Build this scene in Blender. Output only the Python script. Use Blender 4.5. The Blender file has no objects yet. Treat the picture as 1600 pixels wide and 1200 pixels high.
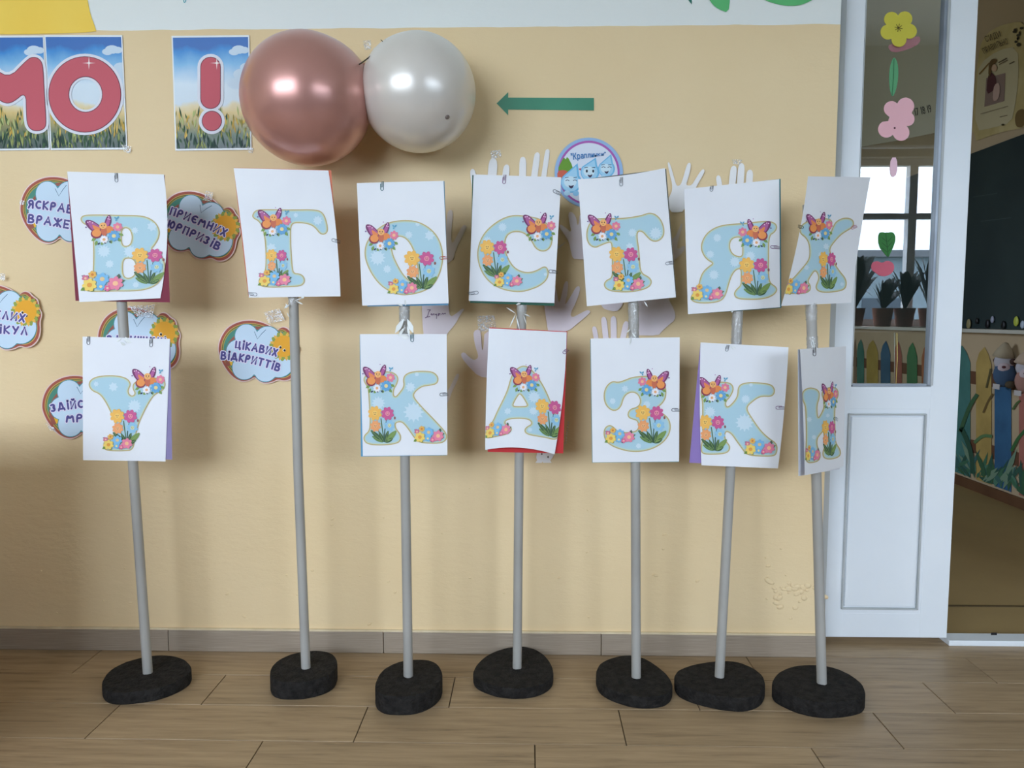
import bpy, bmesh, math, random
from mathutils import Vector, Matrix
from mathutils.geometry import tessellate_polygon

random.seed(7)
sc = bpy.context.scene
COL = sc.collection
PI = math.pi

# ------------------------------------------------------------------ camera
F = 1200.0                       # focal length in pixels of the 1600x1200 frame
D, H = 2.067, 0.93               # distance of the camera from the wall, height above the floor
cam_d = bpy.data.cameras.new('camera')
cam = bpy.data.objects.new('camera', cam_d)
COL.objects.link(cam)
cam.location = (0, -D, H)
cam.rotation_euler = (math.radians(90 - 4.9), 0, math.radians(1.3))
cam_d.sensor_width = 36.0
cam_d.lens = F / 1600 * 36.0
cam_d.clip_start = 0.05
cam_d.clip_end = 200
sc.camera = cam
CP = Vector(cam.location)
CR = cam.rotation_euler.to_matrix()

# ------------------------------------------------------------------ daylight
world = bpy.data.worlds.new('daylight')
sc.world = world
world.use_nodes = True
wn = world.node_tree.nodes
wl = world.node_tree.links
bg = wn['Background']
tc = wn.new('ShaderNodeTexCoord')
sep = wn.new('ShaderNodeSeparateXYZ')
wl.new(tc.outputs['Generated'], sep.inputs[0])
rmp = wn.new('ShaderNodeValToRGB')
rmp.color_ramp.elements[0].position = 0.47
rmp.color_ramp.elements[0].color = (0.26, 0.30, 0.31, 1)
rmp.color_ramp.elements[1].position = 0.53
rmp.color_ramp.elements[1].color = (0.80, 0.92, 1.10, 1)
mr = wn.new('ShaderNodeMapRange')
mr.inputs['From Min'].default_value = -1
mr.inputs['From Max'].default_value = 1
wl.new(sep.outputs['Z'], mr.inputs['Value'])
wl.new(mr.outputs[0], rmp.inputs[0])
wl.new(rmp.outputs[0], bg.inputs['Color'])
bg.inputs['Strength'].default_value = 11.3

WIN = [(-4.3, -0.75, 1.0, 2.85), (1.72, 5.2, 0.86, 2.32)]    # windows in the wall behind the camera (x0, x1, z0, z1)
YB = -4.6
for i, (a, b, c, d) in enumerate(WIN):
    l = bpy.data.lights.new('window_portal', 'AREA')
    l.shape = 'RECTANGLE'
    l.size = b - a
    l.size_y = d - c
    l.cycles.is_portal = True
    o = bpy.data.objects.new('window_portal', l)
    COL.objects.link(o)
    o.location = ((a + b) / 2, YB - 0.2, (c + d) / 2)
    o.rotation_euler = (math.radians(90), 0, 0)
# unseen window added on the left to light the next room
FILL_WIN = (2.2, 3.2, 1.0, 2.2)
l = bpy.data.lights.new('window_portal', 'AREA')
l.shape = 'RECTANGLE'
l.size = FILL_WIN[1] - FILL_WIN[0]
l.size_y = FILL_WIN[3] - FILL_WIN[2]
l.cycles.is_portal = True
o = bpy.data.objects.new('window_portal', l)
COL.objects.link(o)
o.location = (-1.55, (FILL_WIN[0] + FILL_WIN[1]) / 2, (FILL_WIN[2] + FILL_WIN[3]) / 2)
o.rotation_euler = (math.radians(90), 0, math.radians(-90))

vs = sc.view_settings
vs.view_transform = 'Standard'
vs.look = 'None'
vs.gamma = 1.0
vs.use_curve_mapping = False
vs.exposure = 0.08

# ------------------------------------------------------------------ helpers
def ray(u, v):
    return CR @ Vector(((u - 800) / F, -(v - 600) / F, -1.0))

def at_y(u, v, Y):
    d = ray(u, v)
    return CP + d * ((Y - CP.y) / d.y)

def at_x(u, v, X):
    d = ray(u, v)
    return CP + d * ((X - CP.x) / d.x)

def at_z(u, v, Z):
    d = ray(u, v)
    return CP + d * ((Z - CP.z) / d.z)

def lin(c):
    r = []
    for x in c:
        x /= 255.0
        r.append(x / 12.92 if x <= 0.04045 else ((x + 0.055) / 1.055) ** 2.4)
    return r

_m = {}
def M(c, rough=0.6, metal=0.0, spec=0.4, name=None):
    """plain printed / painted colour given as sRGB"""
    key = (tuple(c), rough, metal, spec)
    if key in _m:
        return _m[key]
    m = bpy.data.materials.new(name or 'colour_%02x%02x%02x' % tuple(int(x) for x in c))
    m.use_nodes = True
    b = m.node_tree.nodes['Principled BSDF']
    b.inputs['Base Color'].default_value = (*lin(c), 1)
    b.inputs['Roughness'].default_value = rough
    b.inputs['Metallic'].default_value = metal
    b.inputs['Specular IOR Level'].default_value = spec
    _m[key] = m
    return m

def noisy(name, c1, c2, scale=(1, 1, 1), nscale=5.0, detail=5, rough=0.7, bump=0.0, bscale=80.0, lo=0.35, hi=0.65, coord='Object', spec=0.4, metal=0):
    m = bpy.data.materials.new(name)
    m.use_nodes = True
    n, k = m.node_tree.nodes, m.node_tree.links
    b = n['Principled BSDF']
    t = n.new('ShaderNodeTexCoord')
    mp = n.new('ShaderNodeMapping')
    mp.inputs['Scale'].default_value = scale
    k.new(t.outputs[coord], mp.inputs[0])
    nz = n.new('ShaderNodeTexNoise')
    nz.inputs['Scale'].default_value = nscale
    nz.inputs['Detail'].default_value = detail
    k.new(mp.outputs[0], nz.inputs['Vector'])
    r = n.new('ShaderNodeValToRGB')
    r.color_ramp.elements[0].position = lo
    r.color_ramp.elements[1].position = hi
    r.color_ramp.elements[0].color = (*lin(c1), 1)
    r.color_ramp.elements[1].color = (*lin(c2), 1)
    k.new(nz.outputs['Fac'], r.inputs[0])
    k.new(r.outputs[0], b.inputs['Base Color'])
    b.inputs['Roughness'].default_value = rough
    b.inputs['Specular IOR Level'].default_value = spec
    b.inputs['Metallic'].default_value = metal
    if bump:
        nb = n.new('ShaderNodeTexNoise')
        nb.inputs['Scale'].default_value = bscale
        nb.inputs['Detail'].default_value = 4
        k.new(mp.outputs[0], nb.inputs['Vector'])
        bp = n.new('ShaderNodeBump')
        bp.inputs['Strength'].default_value = bump
        bp.inputs['Distance'].default_value = 0.01
        k.new(nb.outputs['Fac'], bp.inputs['Height'])
        k.new(bp.outputs[0], b.inputs['Normal'])
    return m

def link(name, me, parent=None, smooth=False):
    o = bpy.data.objects.new(name, me)
    COL.objects.link(o)
    if parent:
        o.parent = parent
        if parent.type == 'EMPTY':
            o.matrix_parent_inverse = Matrix.Translation(parent.location).inverted()
    if smooth:
        for p in me.polygons:
            p.use_smooth = True
    return o

def tag(o, label=None, cat=None, group=None, kind=None):
    if label: o['label'] = label
    if cat: o['category'] = cat
    if group: o['group'] = group
    if kind: o['kind'] = kind
    return o

def thing(name, loc, label, cat, group=None):
    o = bpy.data.objects.new(name, None)
    o.empty_display_size = 0.05
    COL.objects.link(o)
    o.location = loc
    return tag(o, label, cat, group)

def from_bm(name, bm, mats, parent=None, smooth=False):
    me = bpy.data.meshes.new(name)
    bm.to_mesh(me)
    bm.free()
    for m in (mats if isinstance(mats, (list, tuple)) else [mats]):
        me.materials.append(m)
    return link(name, me, parent, smooth)

def bm_box(bm, x0, x1, y0, y1, z0, z1, bev=0.0):
    t = bmesh.new()
    vs_ = [t.verts.new(p) for p in ((x0, y0, z0), (x1, y0, z0), (x1, y1, z0), (x0, y1, z0), (x0, y0, z1), (x1, y0, z1), (x1, y1, z1), (x0, y1, z1))]
    for f in ((0, 3, 2, 1), (4, 5, 6, 7), (0, 1, 5, 4), (1, 2, 6, 5), (2, 3, 7, 6), (3, 0, 4, 7)):
        t.faces.new([vs_[i] for i in f])
    if bev:
        bmesh.ops.bevel(t, geom=list(t.edges), offset=bev, segments=2, affect='EDGES', profile=0.5)
    me = bpy.data.meshes.new('t')
    t.to_mesh(me)
    t.free()
    bm.from_mesh(me)
    bpy.data.meshes.remove(me)

def box(name, x0, x1, y0, y1, z0, z1, mat, parent=None, bev=0.0):
    bm = bmesh.new()
    bm_box(bm, x0, x1, y0, y1, z0, z1, bev)
    return from_bm(name, bm, mat, parent)

def bm_tube(bm, pts, rad, seg=10, caps=True):
    pts = [Vector(p) for p in pts]
    rings = []
    n = len(pts)
    prev = None
    for i, p in enumerate(pts):
        d = (pts[min(i + 1, n - 1)] - pts[max(i - 1, 0)]).normalized()
        if prev is None:
            a = d.orthogonal().normalized()
        else:
            a = (prev - d * prev.dot(d))
            a = a.normalized() if a.length > 1e-6 else d.orthogonal().normalized()
        prev = a
        b = d.cross(a)
        r = rad[i] if isinstance(rad, (list, tuple)) else rad
        rings.append([bm.verts.new(p + (a * math.cos(2 * PI * k / seg) + b * math.sin(2 * PI * k / seg)) * r) for k in range(seg)])
    for i in range(n - 1):
        for k in range(seg):
            bm.faces.new((rings[i][k], rings[i][(k + 1) % seg], rings[i + 1][(k + 1) % seg], rings[i + 1][k]))
    if caps:
        bm.faces.new(rings[0][::-1])
        bm.faces.new(rings[-1])

def tube(name, pts, rad, mat, parent=None, seg=10):
    bm = bmesh.new()
    bm_tube(bm, pts, rad, seg)
    return from_bm(name, bm, mat, parent, True)

def chaikin(pts, it=2, closed=True):
    pts = [tuple(p) for p in pts]
    for _ in range(it):
        out = []
        n = len(pts)
        rng = range(n) if closed else range(n - 1)
        if not closed: out.append(pts[0])
        for i in rng:
            a, b = pts[i], pts[(i + 1) % n]
            out.append((a[0] * .75 + b[0] * .25, a[1] * .75 + b[1] * .25))
            out.append((a[0] * .25 + b[0] * .75, a[1] * .25 + b[1] * .75))
        if not closed: out.append(pts[-1])
        pts = out
    return pts

def area(p):
    return sum(p[i][0] * p[(i + 1) % len(p)][1] - p[(i + 1) % len(p)][0] * p[i][1] for i in range(len(p))) / 2

def offset_loop(p, d):
    """moves a closed loop outwards by d (negative: inwards)"""
    s = 1 if area(p) > 0 else -1
    n = len(p)
    out = []
    for i in range(n):
        a, b, c = p[i - 1], p[i], p[(i + 1) % n]
        tx, ty = c[0] - a[0], c[1] - a[1]
        L = math.hypot(tx, ty) or 1
        out.append((b[0] + s * ty / L * d, b[1] - s * tx / L * d))
    return out

def ell(cx, cy, rx, ry=None, n=18, a0=0.0):
    ry = rx if ry is None else ry
    return [(cx + rx * math.cos(2 * PI * i / n + a0), cy + ry * math.sin(2 * PI * i / n + a0)) for i in range(n)]

def leaf(x0, y0, x1, y1, w):
    dx, dy = x1 - x0, y1 - y0
    L = math.hypot(dx, dy) or 1
    nx, ny = -dy / L * w / 2, dx / L * w / 2
    return [(x0, y0), (x0 + dx * .3 + nx * .8, y0 + dy * .3 + ny * .8), (x0 + dx * .6 + nx, y0 + dy * .6 + ny), (x1, y1),
            (x0 + dx * .6 - nx, y0 + dy * .6 - ny), (x0 + dx * .3 - nx * .8, y0 + dy * .3 - ny * .8)]

class Wall:
    """a flat surface y = Y facing the camera's side"""
    def __init__(s, Y, step=0.00025): s.Y, s.step, s.bend = Y, step, False
    def pos(s, u, v, k): return at_y(u, v, s.Y - k * s.step)

class Side:
    """a flat surface x = X facing the camera's side"""
    def __init__(s, X, step=0.0008): s.X, s.step, s.bend = X, step, False
    def pos(s, u, v, k): return at_x(u, v, s.X - k * s.step)

class Sheet:
    """a hanging sheet of paper: pixel corners TL TR BR BL, a depth for each, a gentle curl and bowed edges"""
    N = 10
    def __init__(s, q, dep, curl=0.0, curlt=0.0, bow=(0, 0, 0, 0), step=0.0003):
        s.q, s.dep, s.curl, s.curlt, s.bow, s.step, s.bend = q, dep, curl, curlt, bow, step, True
    def st(s, u, v):
        (ax, ay), (bx, by), (cx, cy), (dx, dy) = s.q
        S, T = 0.5, 0.5
        for _ in range(12):
            x = (1 - T) * ((1 - S) * ax + S * bx) + T * ((1 - S) * dx + S * cx) - u
            y = (1 - T) * ((1 - S) * ay + S * by) + T * ((1 - S) * dy + S * cy) - v
            xs = (1 - T) * (bx - ax) + T * (cx - dx); xt = -((1 - S) * ax + S * bx) + (1 - S) * dx + S * cx
            ys = (1 - T) * (by - ay) + T * (cy - dy); yt = -((1 - S) * ay + S * by) + (1 - S) * dy + S * cy
            det = xs * yt - xt * ys
            S -= (x * yt - xt * y) / det
            T -= (xs * y - ys * x) / det
        return S, T
    def pst(s, S, T, k):
        (ax, ay), (bx, by), (cx, cy), (dx, dy) = s.q
        l, r, t, b = s.bow
        u = (1 - T) * ((1 - S) * ax + S * bx) + T * ((1 - S) * dx + S * cx) + 4 * T * (1 - T) * (l * (1 - S) + r * S)
        v = (1 - T) * ((1 - S) * ay + S * by) + T * ((1 - S) * dy + S * cy) + 4 * S * (1 - S) * (t * (1 - T) + b * T)
        e = s.dep
        Y = (1 - T) * ((1 - S) * e[0] + S * e[1]) + T * ((1 - S) * e[3] + S * e[2])
        Y += s.curl * 4 * S * (1 - S) + s.curlt * T * T
        return at_y(u, v, Y - k * s.step)
    def pos(s, u, v, k):
        return s.pst(*s.st(u, v), k)
    def mesh(s, name, mat, parent, k=0, thick=0.0003):
        N = s.N
        bm = bmesh.new()
        g = [[bm.verts.new(s.pst(i / N, j / N, k)) for i in range(N + 1)] for j in range(N + 1)]
        h = [[bm.verts.new(s.pst(i / N, j / N, k) + Vector((0, thick, 0))) for i in range(N + 1)] for j in range(N + 1)]
        for j in range(N):
            for i in range(N):
                bm.faces.new((g[j][i], g[j + 1][i], g[j + 1][i + 1], g[j][i + 1]))
                bm.faces.new((h[j][i], h[j][i + 1], h[j + 1][i + 1], h[j + 1][i]))
        for i in range(N):
            bm.faces.new((g[0][i], g[0][i + 1], h[0][i + 1], h[0][i]))
            bm.faces.new((g[N][i + 1], g[N][i], h[N][i], h[N][i + 1]))
            bm.faces.new((g[i + 1][0], g[i][0], h[i][0], h[i + 1][0]))
            bm.faces.new((g[i][N], g[i + 1][N], h[i + 1][N], h[i][N]))
        return from_bm(name, bm, mat, parent, False)

class Art:
    """flat print: coloured shapes laid over each other in thin layers of a surface"""
    def __init__(s):
        s.p = []
        s.T = lambda x, y: (x, y)
    def at(s, cx, cy, sx=1.0, sy=None, rot=0.0, mirror=False):
        sy = sx if sy is None else sy
        c, d = math.cos(math.radians(rot)), math.sin(math.radians(rot))
        def T(x, y):
            if mirror: x = -x
            x, y = x * sx, y * sy
            return (cx + c * x - d * y, cy + d * x + c * y)
        s.T = T
        return s
    def zoom(s, k, ox, oy):
        s.T = lambda x, y: (x / k + ox, y / k + oy)
        return s
    def add(s, loop, col, layer=1, holes=()):
        m = M(col) if isinstance(col, tuple) else col
        s.p.append(([s.T(*q) for q in loop], [[s.T(*q) for q in h] for h in holes], m, layer))
    def tris(s, verts, faces, col, layer):
        m = M(col) if isinstance(col, tuple) else col
        s.p.append((('T', [s.T(*q) for q in verts], faces), None, m, layer))
    def ribbon(s, loop, d0, d1, col, layer, closed=True):
        """band between two offsets of a closed loop, as quads"""
        L = [s.T(*q) for q in loop]
        a, b = offset_loop(L, d0), offset_loop(L, d1)
        n = len(L)
        m = M(col) if isinstance(col, tuple) else col
        s.p.append((('T', a + b, [(i, (i + 1) % n, n + (i + 1) % n, n + i) for i in range(n)]), None, m, layer))
    def stroke(s, pts, w, col, layer):
        P = [s.T(*q) for q in pts]
        a, b = [], []
        for i in range(len(P)):
            p, q = P[max(i - 1, 0)], P[min(i + 1, len(P) - 1)]
            L = math.hypot(q[0] - p[0], q[1] - p[1]) or 1
            nx, ny = -(q[1] - p[1]) / L * w / 2, (q[0] - p[0]) / L * w / 2
            a.append((P[i][0] + nx, P[i][1] + ny)); b.append((P[i][0] - nx, P[i][1] - ny))
        n = len(P)
        m = M(col) if isinstance(col, tuple) else col
        s.p.append((('T', a + b, [(i, i + 1, n + i + 1, n + i) for i in range(n - 1)]), None, m, layer))
    def flower(s, x, y, r, n, col, mid, layer, dark=None, face=False, a0=0.3, rm=0.36, pw=0.86):
        if dark:
            s.add([(x + r * 1.03 * (.86 + .17 * math.cos(n * (t * 2 * PI / 40 - a0))) * math.cos(t * 2 * PI / 40), y + r * 1.03 * (.86 + .17 * math.cos(n * (t * 2 * PI / 40 - a0))) * math.sin(t * 2 * PI / 40)) for t in range(40)], dark, layer)
        for i in range(n):
            a = a0 + 2 * PI * i / n
            pr = r * math.sin(PI / n) * pw
            px, py = x + math.cos(a) * (r - pr), y + math.sin(a) * (r - pr)
            s.add([(px + math.cos(a) * pr * math.cos(t) * 1.1 - math.sin(a) * pr * .9 * math.sin(t), py + math.sin(a) * pr * math.cos(t) * 1.1 + math.cos(a) * pr * .9 * math.sin(t)) for t in [2 * PI * j / 10 for j in range(10)]], col, layer + 0.5 + (i % 2) * 0.25)
        s.add(ell(x, y, r * .46, None, 12), col, layer + 0.9)
        s.add(ell(x, y, r * rm, None, 12), mid, layer + 1.3)
        if face:
            for e in (-1, 1):
                s.add(ell(x + e * r * .13, y - r * .07, r * .055, r * .08, 6), (70, 40, 30), layer + 1.7)
            s.stroke([(x - r * .15, y + r * .1), (x - r * .07, y + r * .17), (x + r * .07, y + r * .17), (x + r * .15, y + r * .1)], r * .05, (120, 50, 40), layer + 1.7)
    def daisy(s, x, y, r, n, col, layer):
        pts = []
        for i in range(n * 2):
            a = PI * i / n
            q = r if i % 2 == 0 else r * .55
            pts.append((x + q * math.cos(a), y + q * math.sin(a)))
        s.add(chaikin(pts, 1), col, layer)
    def build(s, name, surf, parent=None):
        V, Fc, mi, mats = [], [], [], []
        for loop, holes, m, layer in s.p:
            if m not in mats: mats.append(m)
            k = mats.index(m)
            base = len(V)
            if loop and loop[0] == 'T':
                V += [(x, y, layer) for x, y in loop[1]]
                for f in loop[2]:
                    Fc.append(tuple(base + i for i in f)); mi.append(k)
            else:
                loops = [loop] + holes
                flat = [q for L in loops for q in L]
                V += [(x, y, layer) for x, y in flat]
                for t in tessellate_polygon([[Vector((x, y, 0)) for x, y in L] for L in loops]):
                    Fc.append(tuple(base + i for i in t)); mi.append(k)
        me = bpy.data.meshes.new(name)
        if surf.bend:
            me.from_pydata([(*surf.st(x, y), l) for x, y, l in V], [], Fc)
            me.polygons.foreach_set('material_index', mi)
            bm = bmesh.new(); bm.from_mesh(me)
            for ax in (0, 1):
                no = Vector((1, 0, 0)) if ax == 0 else Vector((0, 1, 0))
                for i in range(1, surf.N):
                    bmesh.ops.bisect_plane(bm, geom=list(bm.verts) + list(bm.edges) + list(bm.faces), dist=1e-6, plane_co=no * (i / surf.N), plane_no=no)
            for w in bm.verts:
                w.co = surf.pst(min(max(w.co.x, 0.002), .998), min(max(w.co.y, 0.002), .998), w.co.z)
            bm.to_mesh(me); bm.free()
        else:
            me.from_pydata([surf.pos(*q) for q in V], [], Fc)
            me.polygons.foreach_set('material_index', mi)
        for m in mats: me.materials.append(m)
        me.update()
        return link(name, me, parent)

# ---- lettering: outlines of single characters from the built-in font
_glyph = {}
def glyph(ch, off=0.0):
    key = (ch, off)
    if key not in _glyph:
        c = bpy.data.curves.new('g', 'FONT')
        c.body = ch
        c.size = 1.0
        c.offset = off
        c.resolution_u = 3
        c.fill_mode = 'FRONT'
        o = bpy.data.objects.new('g', c)
        COL.objects.link(o)
        dg = bpy.context.evaluated_depsgraph_get()
        me = bpy.data.meshes.new_from_object(o.evaluated_get(dg))
        _glyph[key] = ([(v.co.x, v.co.y) for v in me.vertices], [tuple(p.vertices) for p in me.polygons])
        bpy.data.meshes.remove(me)
        bpy.data.objects.remove(o)
        bpy.data.curves.remove(c)
    return _glyph[key]

def text(art, s, cx, cy, size, col, layer, off=0.0, sx=1.0, arc=0.0, slope=0.0, track=0.06, skew=0.0, taper=0.0):
    """s centred on (cx, cy) in the art's local frame (y down); arc bends the line, slope turns it (degrees)"""
    adv = []
    for ch in s:
        if ch == ' ':
            adv.append((0, .32)); continue
        v, _ = glyph(ch, 0.0)
        x0, x1 = min(p[0] for p in v), max(p[0] for p in v)
        adv.append((x0, x1 - x0 + track))
    tot = sum(a[1] for a in adv)
    x = -tot / 2
    for ch, (x0, w) in zip(s, adv):
        if ch != ' ':
            v, f = glyph(ch, off)
            mid = (x + w / 2) / max(tot, 1e-6)          # -.5 .. .5
            ang = math.radians(slope + arc * mid)
            px = (x + w / 2) * size * sx
            py = px * math.tan(math.radians(slope)) + arc * math.radians(1) * tot * size * sx * mid * mid / 2
            c, d = math.cos(ang), math.sin(ang)
            k = 1 - taper * (mid + .5)
            pts = []
            for a, b in v:
                lx = (a - x0 - (w - track) / 2 + skew * b) * size * sx
                ly = -(b - .36) * size * k
                pts.append((cx + px + c * lx - d * ly, cy + py + d * lx + c * ly))
            art.tris(pts, f, col, layer)
        x += w

# ---- round hand-drawn capitals as pen strokes
PEN = {
'А': [[(0, 1), (.35, 0), (.7, 1)], [(.15, .65), (.55, .65)]], 'В': [[(0, 0), (0, 1)], [(0, 0), (.4, 0), (.5, .22), (.35, .45), (0, .47)], [(.3, .47), (.58, .62), (.55, .9), (.35, 1), (0, 1)]],
'Д': [[(.12, .85), (.3, 0), (.45, 0), (.65, .85)], [(0, 1.05), (.02, .85), (.75, .85), (.77, 1.05)]], 'Е': [[(.5, 0), (0, 0), (0, 1), (.5, 1)], [(0, .5), (.42, .5)]],
'Є': [[(.55, .1), (.3, 0), (.05, .25), (0, .5), (.05, .75), (.3, 1), (.55, .9)], [(0, .5), (.4, .5)]], 'Ж': [[(.4, 0), (.4, 1)], [(0, 0), (.4, .5), (0, 1)], [(.8, 0), (.4, .5), (.8, 1)]],
'З': [[(0, .1), (.25, 0), (.48, .2), (.2, .47), (.5, .75), (.25, 1), (0, .9)]], 'И': [[(0, 0), (0, 1), (.55, 0), (.55, 1)]], 'Й': [[(0, 0), (0, 1), (.55, 0), (.55, 1)], [(.15, -.3), (.28, -.2), (.42, -.3)]],
'І': [[(.08, .2), (.08, 1)], [(.08, -.18), (.08, -.1)]], 'К': [[(0, 0), (0, 1)], [(.5, 0), (.04, .5), (.5, 1)]], 'Л': [[(0, 1), (.28, 0), (.56, 1)]], 'М': [[(0, 1), (.1, 0), (.38, .6), (.66, 0), (.76, 1)]],
'Н': [[(0, 0), (0, 1)], [(.52, 0), (.52, 1)], [(0, .5), (.52, .5)]], 'П': [[(0, 1), (0, 0), (.52, 0), (.52, 1)]], 'Р': [[(0, 1), (0, 0), (.4, 0), (.52, .25), (.38, .5), (0, .52)]],
'С': [[(.5, .1), (.28, 0), (.04, .25), (0, .5), (.04, .75), (.28, 1), (.5, .9)]], 'Т': [[(0, 0), (.6, 0)], [(.3, 0), (.3, 1)]], 'У': [[(0, 0), (.3, .55)], [(.58, 0), (.2, 1)]], 'Х': [[(0, 0), (.52, 1)], [(.52, 0), (0, 1)]],
'Ц': [[(0, 0), (0, .9), (.5, .9), (.5, 0)], [(.5, .9), (.62, .9), (.62, 1.12)]], 'Ш': [[(0, 0), (0, 1), (.7, 1), (.7, 0)], [(.35, 0), (.35, 1)]], 'Ь': [[(0, 0), (0, 1), (.35, 1), (.48, .75), (.35, .5), (0, .5)]],
'Ю': [[(0, 0), (0, 1)], [(0, .5), (.22, .5)], [(.46, 0), (.24, .25), (.24, .75), (.46, 1), (.68, .75), (.68, .25), (.46, 0)]], 'Я': [[(.5, 1), (.5, 0), (.12, 0), (0, .25), (.12, .5), (.5, .5)], [(.2, .5), (0, 1)]],
}
def pen_text(art, s, cx, cy, hgt, col, layer, width, W=90, arc=0.0, slope=0.0, gap=.40):
    ws = [max(p[0] for st in PEN[c] for p in st) for c in s]
    tot = sum(ws) + gap * (len(s) - 1)
    sx = W / (tot * hgt)
    x = -tot / 2
    for ci, (ch, w) in enumerate(zip(s, ws)):
        mid = (x + w / 2) / tot
        ang = math.radians(slope + arc * mid)
        px = (x + w / 2) * hgt * sx
        py = px * math.tan(math.radians(slope)) + arc * math.radians(1) * tot * hgt * sx * mid * mid / 2
        c, d = math.cos(ang), math.sin(ang)
        def G(p):
            lx, ly = (p[0] - w / 2) * hgt * sx, (p[1] - .5) * hgt
            return (cx + px + c * lx - d * ly, cy + py + d * lx + c * ly)
        for si, st in enumerate(PEN[ch]):
            pts = [G(p) for p in (chaikin(st, 2, False) if len(st) > 4 else st)]
            # one outline per stroke: both sides plus round ends
            n = len(pts); A, B = [], []
            for i in range(n):
                p, q = pts[max(i - 1, 0)], pts[min(i + 1, n - 1)]
                L = math.hypot(q[0] - p[0], q[1] - p[1]) or 1
                nx, ny = -(q[1] - p[1]) / L * width / 2, (q[0] - p[0]) / L * width / 2
                A.append((pts[i][0] + nx, pts[i][1] + ny)); B.append((pts[i][0] - nx, pts[i][1] - ny))
            V = A + B
            art.tris(V, [(i, i + 1, n + i + 1, n + i) for i in range(n - 1)], col, layer + si * .1 + (ci % 2) * .35)
            for e in range(n if n < 6 else 2):
                e = e if n < 6 else (0, n - 1)[e]
                art.add(ell(pts[e][0], pts[e][1], width / 2, None, 10), col, layer + si * .1 + (ci % 2) * .35 + .05)
        x += w + gap

def blob_union(cx, cy, circles, n=90):
    """outline of overlapping circles seen from (cx, cy)"""
    out = []
    for i in range(n):
        a = 2 * PI * i / n; dx, dy = math.cos(a), math.sin(a); best = 0
        for x, y, r in circles:
            ox, oy = x - cx, y - cy
            b = dx * ox + dy * oy; q = b * b - (ox * ox + oy * oy - r * r)
            if q > 0: best = max(best, b + math.sqrt(q))
        out.append((cx + dx * best, cy + dy * best))
    return out

# ------------------------------------------------------------------ surfaces of the room
ZB = at_y(700, 43, 0).z                       # where the beige paint stops
X_OPEN = at_y(1297, 500, 0).x                 # left edge of the doorway in the wall
X_OPEN2 = X_OPEN + 1.15                       # right edge, outside the frame
Z_OPEN = 2.12
CEIL = 3.25
XL, XR = -5.2, 7.2

def wall_paint():
    m = bpy.data.materials.new('painted_plaster')
    m.use_nodes = True
    n, k = m.node_tree.nodes, m.node_tree.links
    b = n['Principled BSDF']
    g = n.new('ShaderNodeNewGeometry')
    s = n.new('ShaderNodeSeparateXYZ')
    k.new(g.outputs['Position'], s.inputs[0])
    nz = n.new('ShaderNodeTexNoise'); nz.inputs['Scale'].default_value = 1.7; nz.inputs['Detail'].default_value = 6
    k.new(g.outputs['Position'], nz.inputs['Vector'])
    r = n.new('ShaderNodeValToRGB')
    r.color_ramp.elements[0].position = .35; r.color_ramp.elements[1].position = .68
    r.color_ramp.elements[0].color = (*lin((233, 207, 161)), 1)
    r.color_ramp.elements[1].color = (*lin((239, 215, 171)), 1)
    k.new(nz.outputs['Fac'], r.inputs[0])
    n2 = n.new('ShaderNodeTexNoise'); n2.inputs['Scale'].default_value = 9; n2.inputs['Detail'].default_value = 3
    k.new(g.outputs['Position'], n2.inputs['Vector'])
    ma = n.new('ShaderNodeMath'); ma.operation = 'MULTIPLY_ADD'
    ma.inputs[1].default_value = 0.008; k.new(n2.outputs['Fac'], ma.inputs[0]); k.new(s.outputs['Z'], ma.inputs[2])
    gt = n.new('ShaderNodeMath'); gt.operation = 'GREATER_THAN'; gt.inputs[1].default_value = ZB + 0.004
    k.new(ma.outputs[0], gt.inputs[0])
    mx = n.new('ShaderNodeMix'); mx.data_type = 'RGBA'
    k.new(gt.outputs[0], mx.inputs[0]); k.new(r.outputs[0], mx.inputs[6])
    mx.inputs[7].default_value = (*lin((236, 240, 236)), 1)
    k.new(mx.outputs[2], b.inputs['Base Color'])
    b.inputs['Roughness'].default_value = .62
    b.inputs['Specular IOR Level'].default_value = .3
    mp = n.new('ShaderNodeMapping'); mp.inputs['Scale'].default_value = (1, 1, 2.2)
    k.new(g.outputs['Position'], mp.inputs[0])
    n3 = n.new('ShaderNodeTexNoise'); n3.inputs['Scale'].default_value = 14; n3.inputs['Detail'].default_value = 8; n3.inputs['Roughness'].default_value = .65
    k.new(mp.outputs[0], n3.inputs['Vector'])
    bp = n.new('ShaderNodeBump'); bp.inputs['Strength'].default_value = .22; bp.inputs['Distance'].default_value = .012
    k.new(n3.outputs['Fac'], bp.inputs['Height']); k.new(bp.outputs[0], b.inputs['Normal'])
    return m

m_wall = wall_paint()
m_white = noisy('white_gloss_paint', (226, 233, 238), (234, 239, 242), nscale=3, rough=.38, spec=.5)
m_ceil = noisy('ceiling_white', (232, 232, 228), (240, 240, 236), nscale=2, rough=.9)
m_plain = noisy('pale_wall', (206, 196, 172), (214, 204, 180), nscale=2, rough=.8)

bm = bmesh.new()
bm_box(bm, XL, X_OPEN, 0, 0.14, 0, CEIL)
bm_box(bm, X_OPEN, X_OPEN2, 0, 0.14, Z_OPEN, CEIL)
bm_box(bm, X_OPEN2, XR, 0, 0.14, 0, CEIL)
wall_back = tag(from_bm('wall_back', bm, m_wall), 'beige plaster wall with a white painted band along the top', kind='structure')

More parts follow.
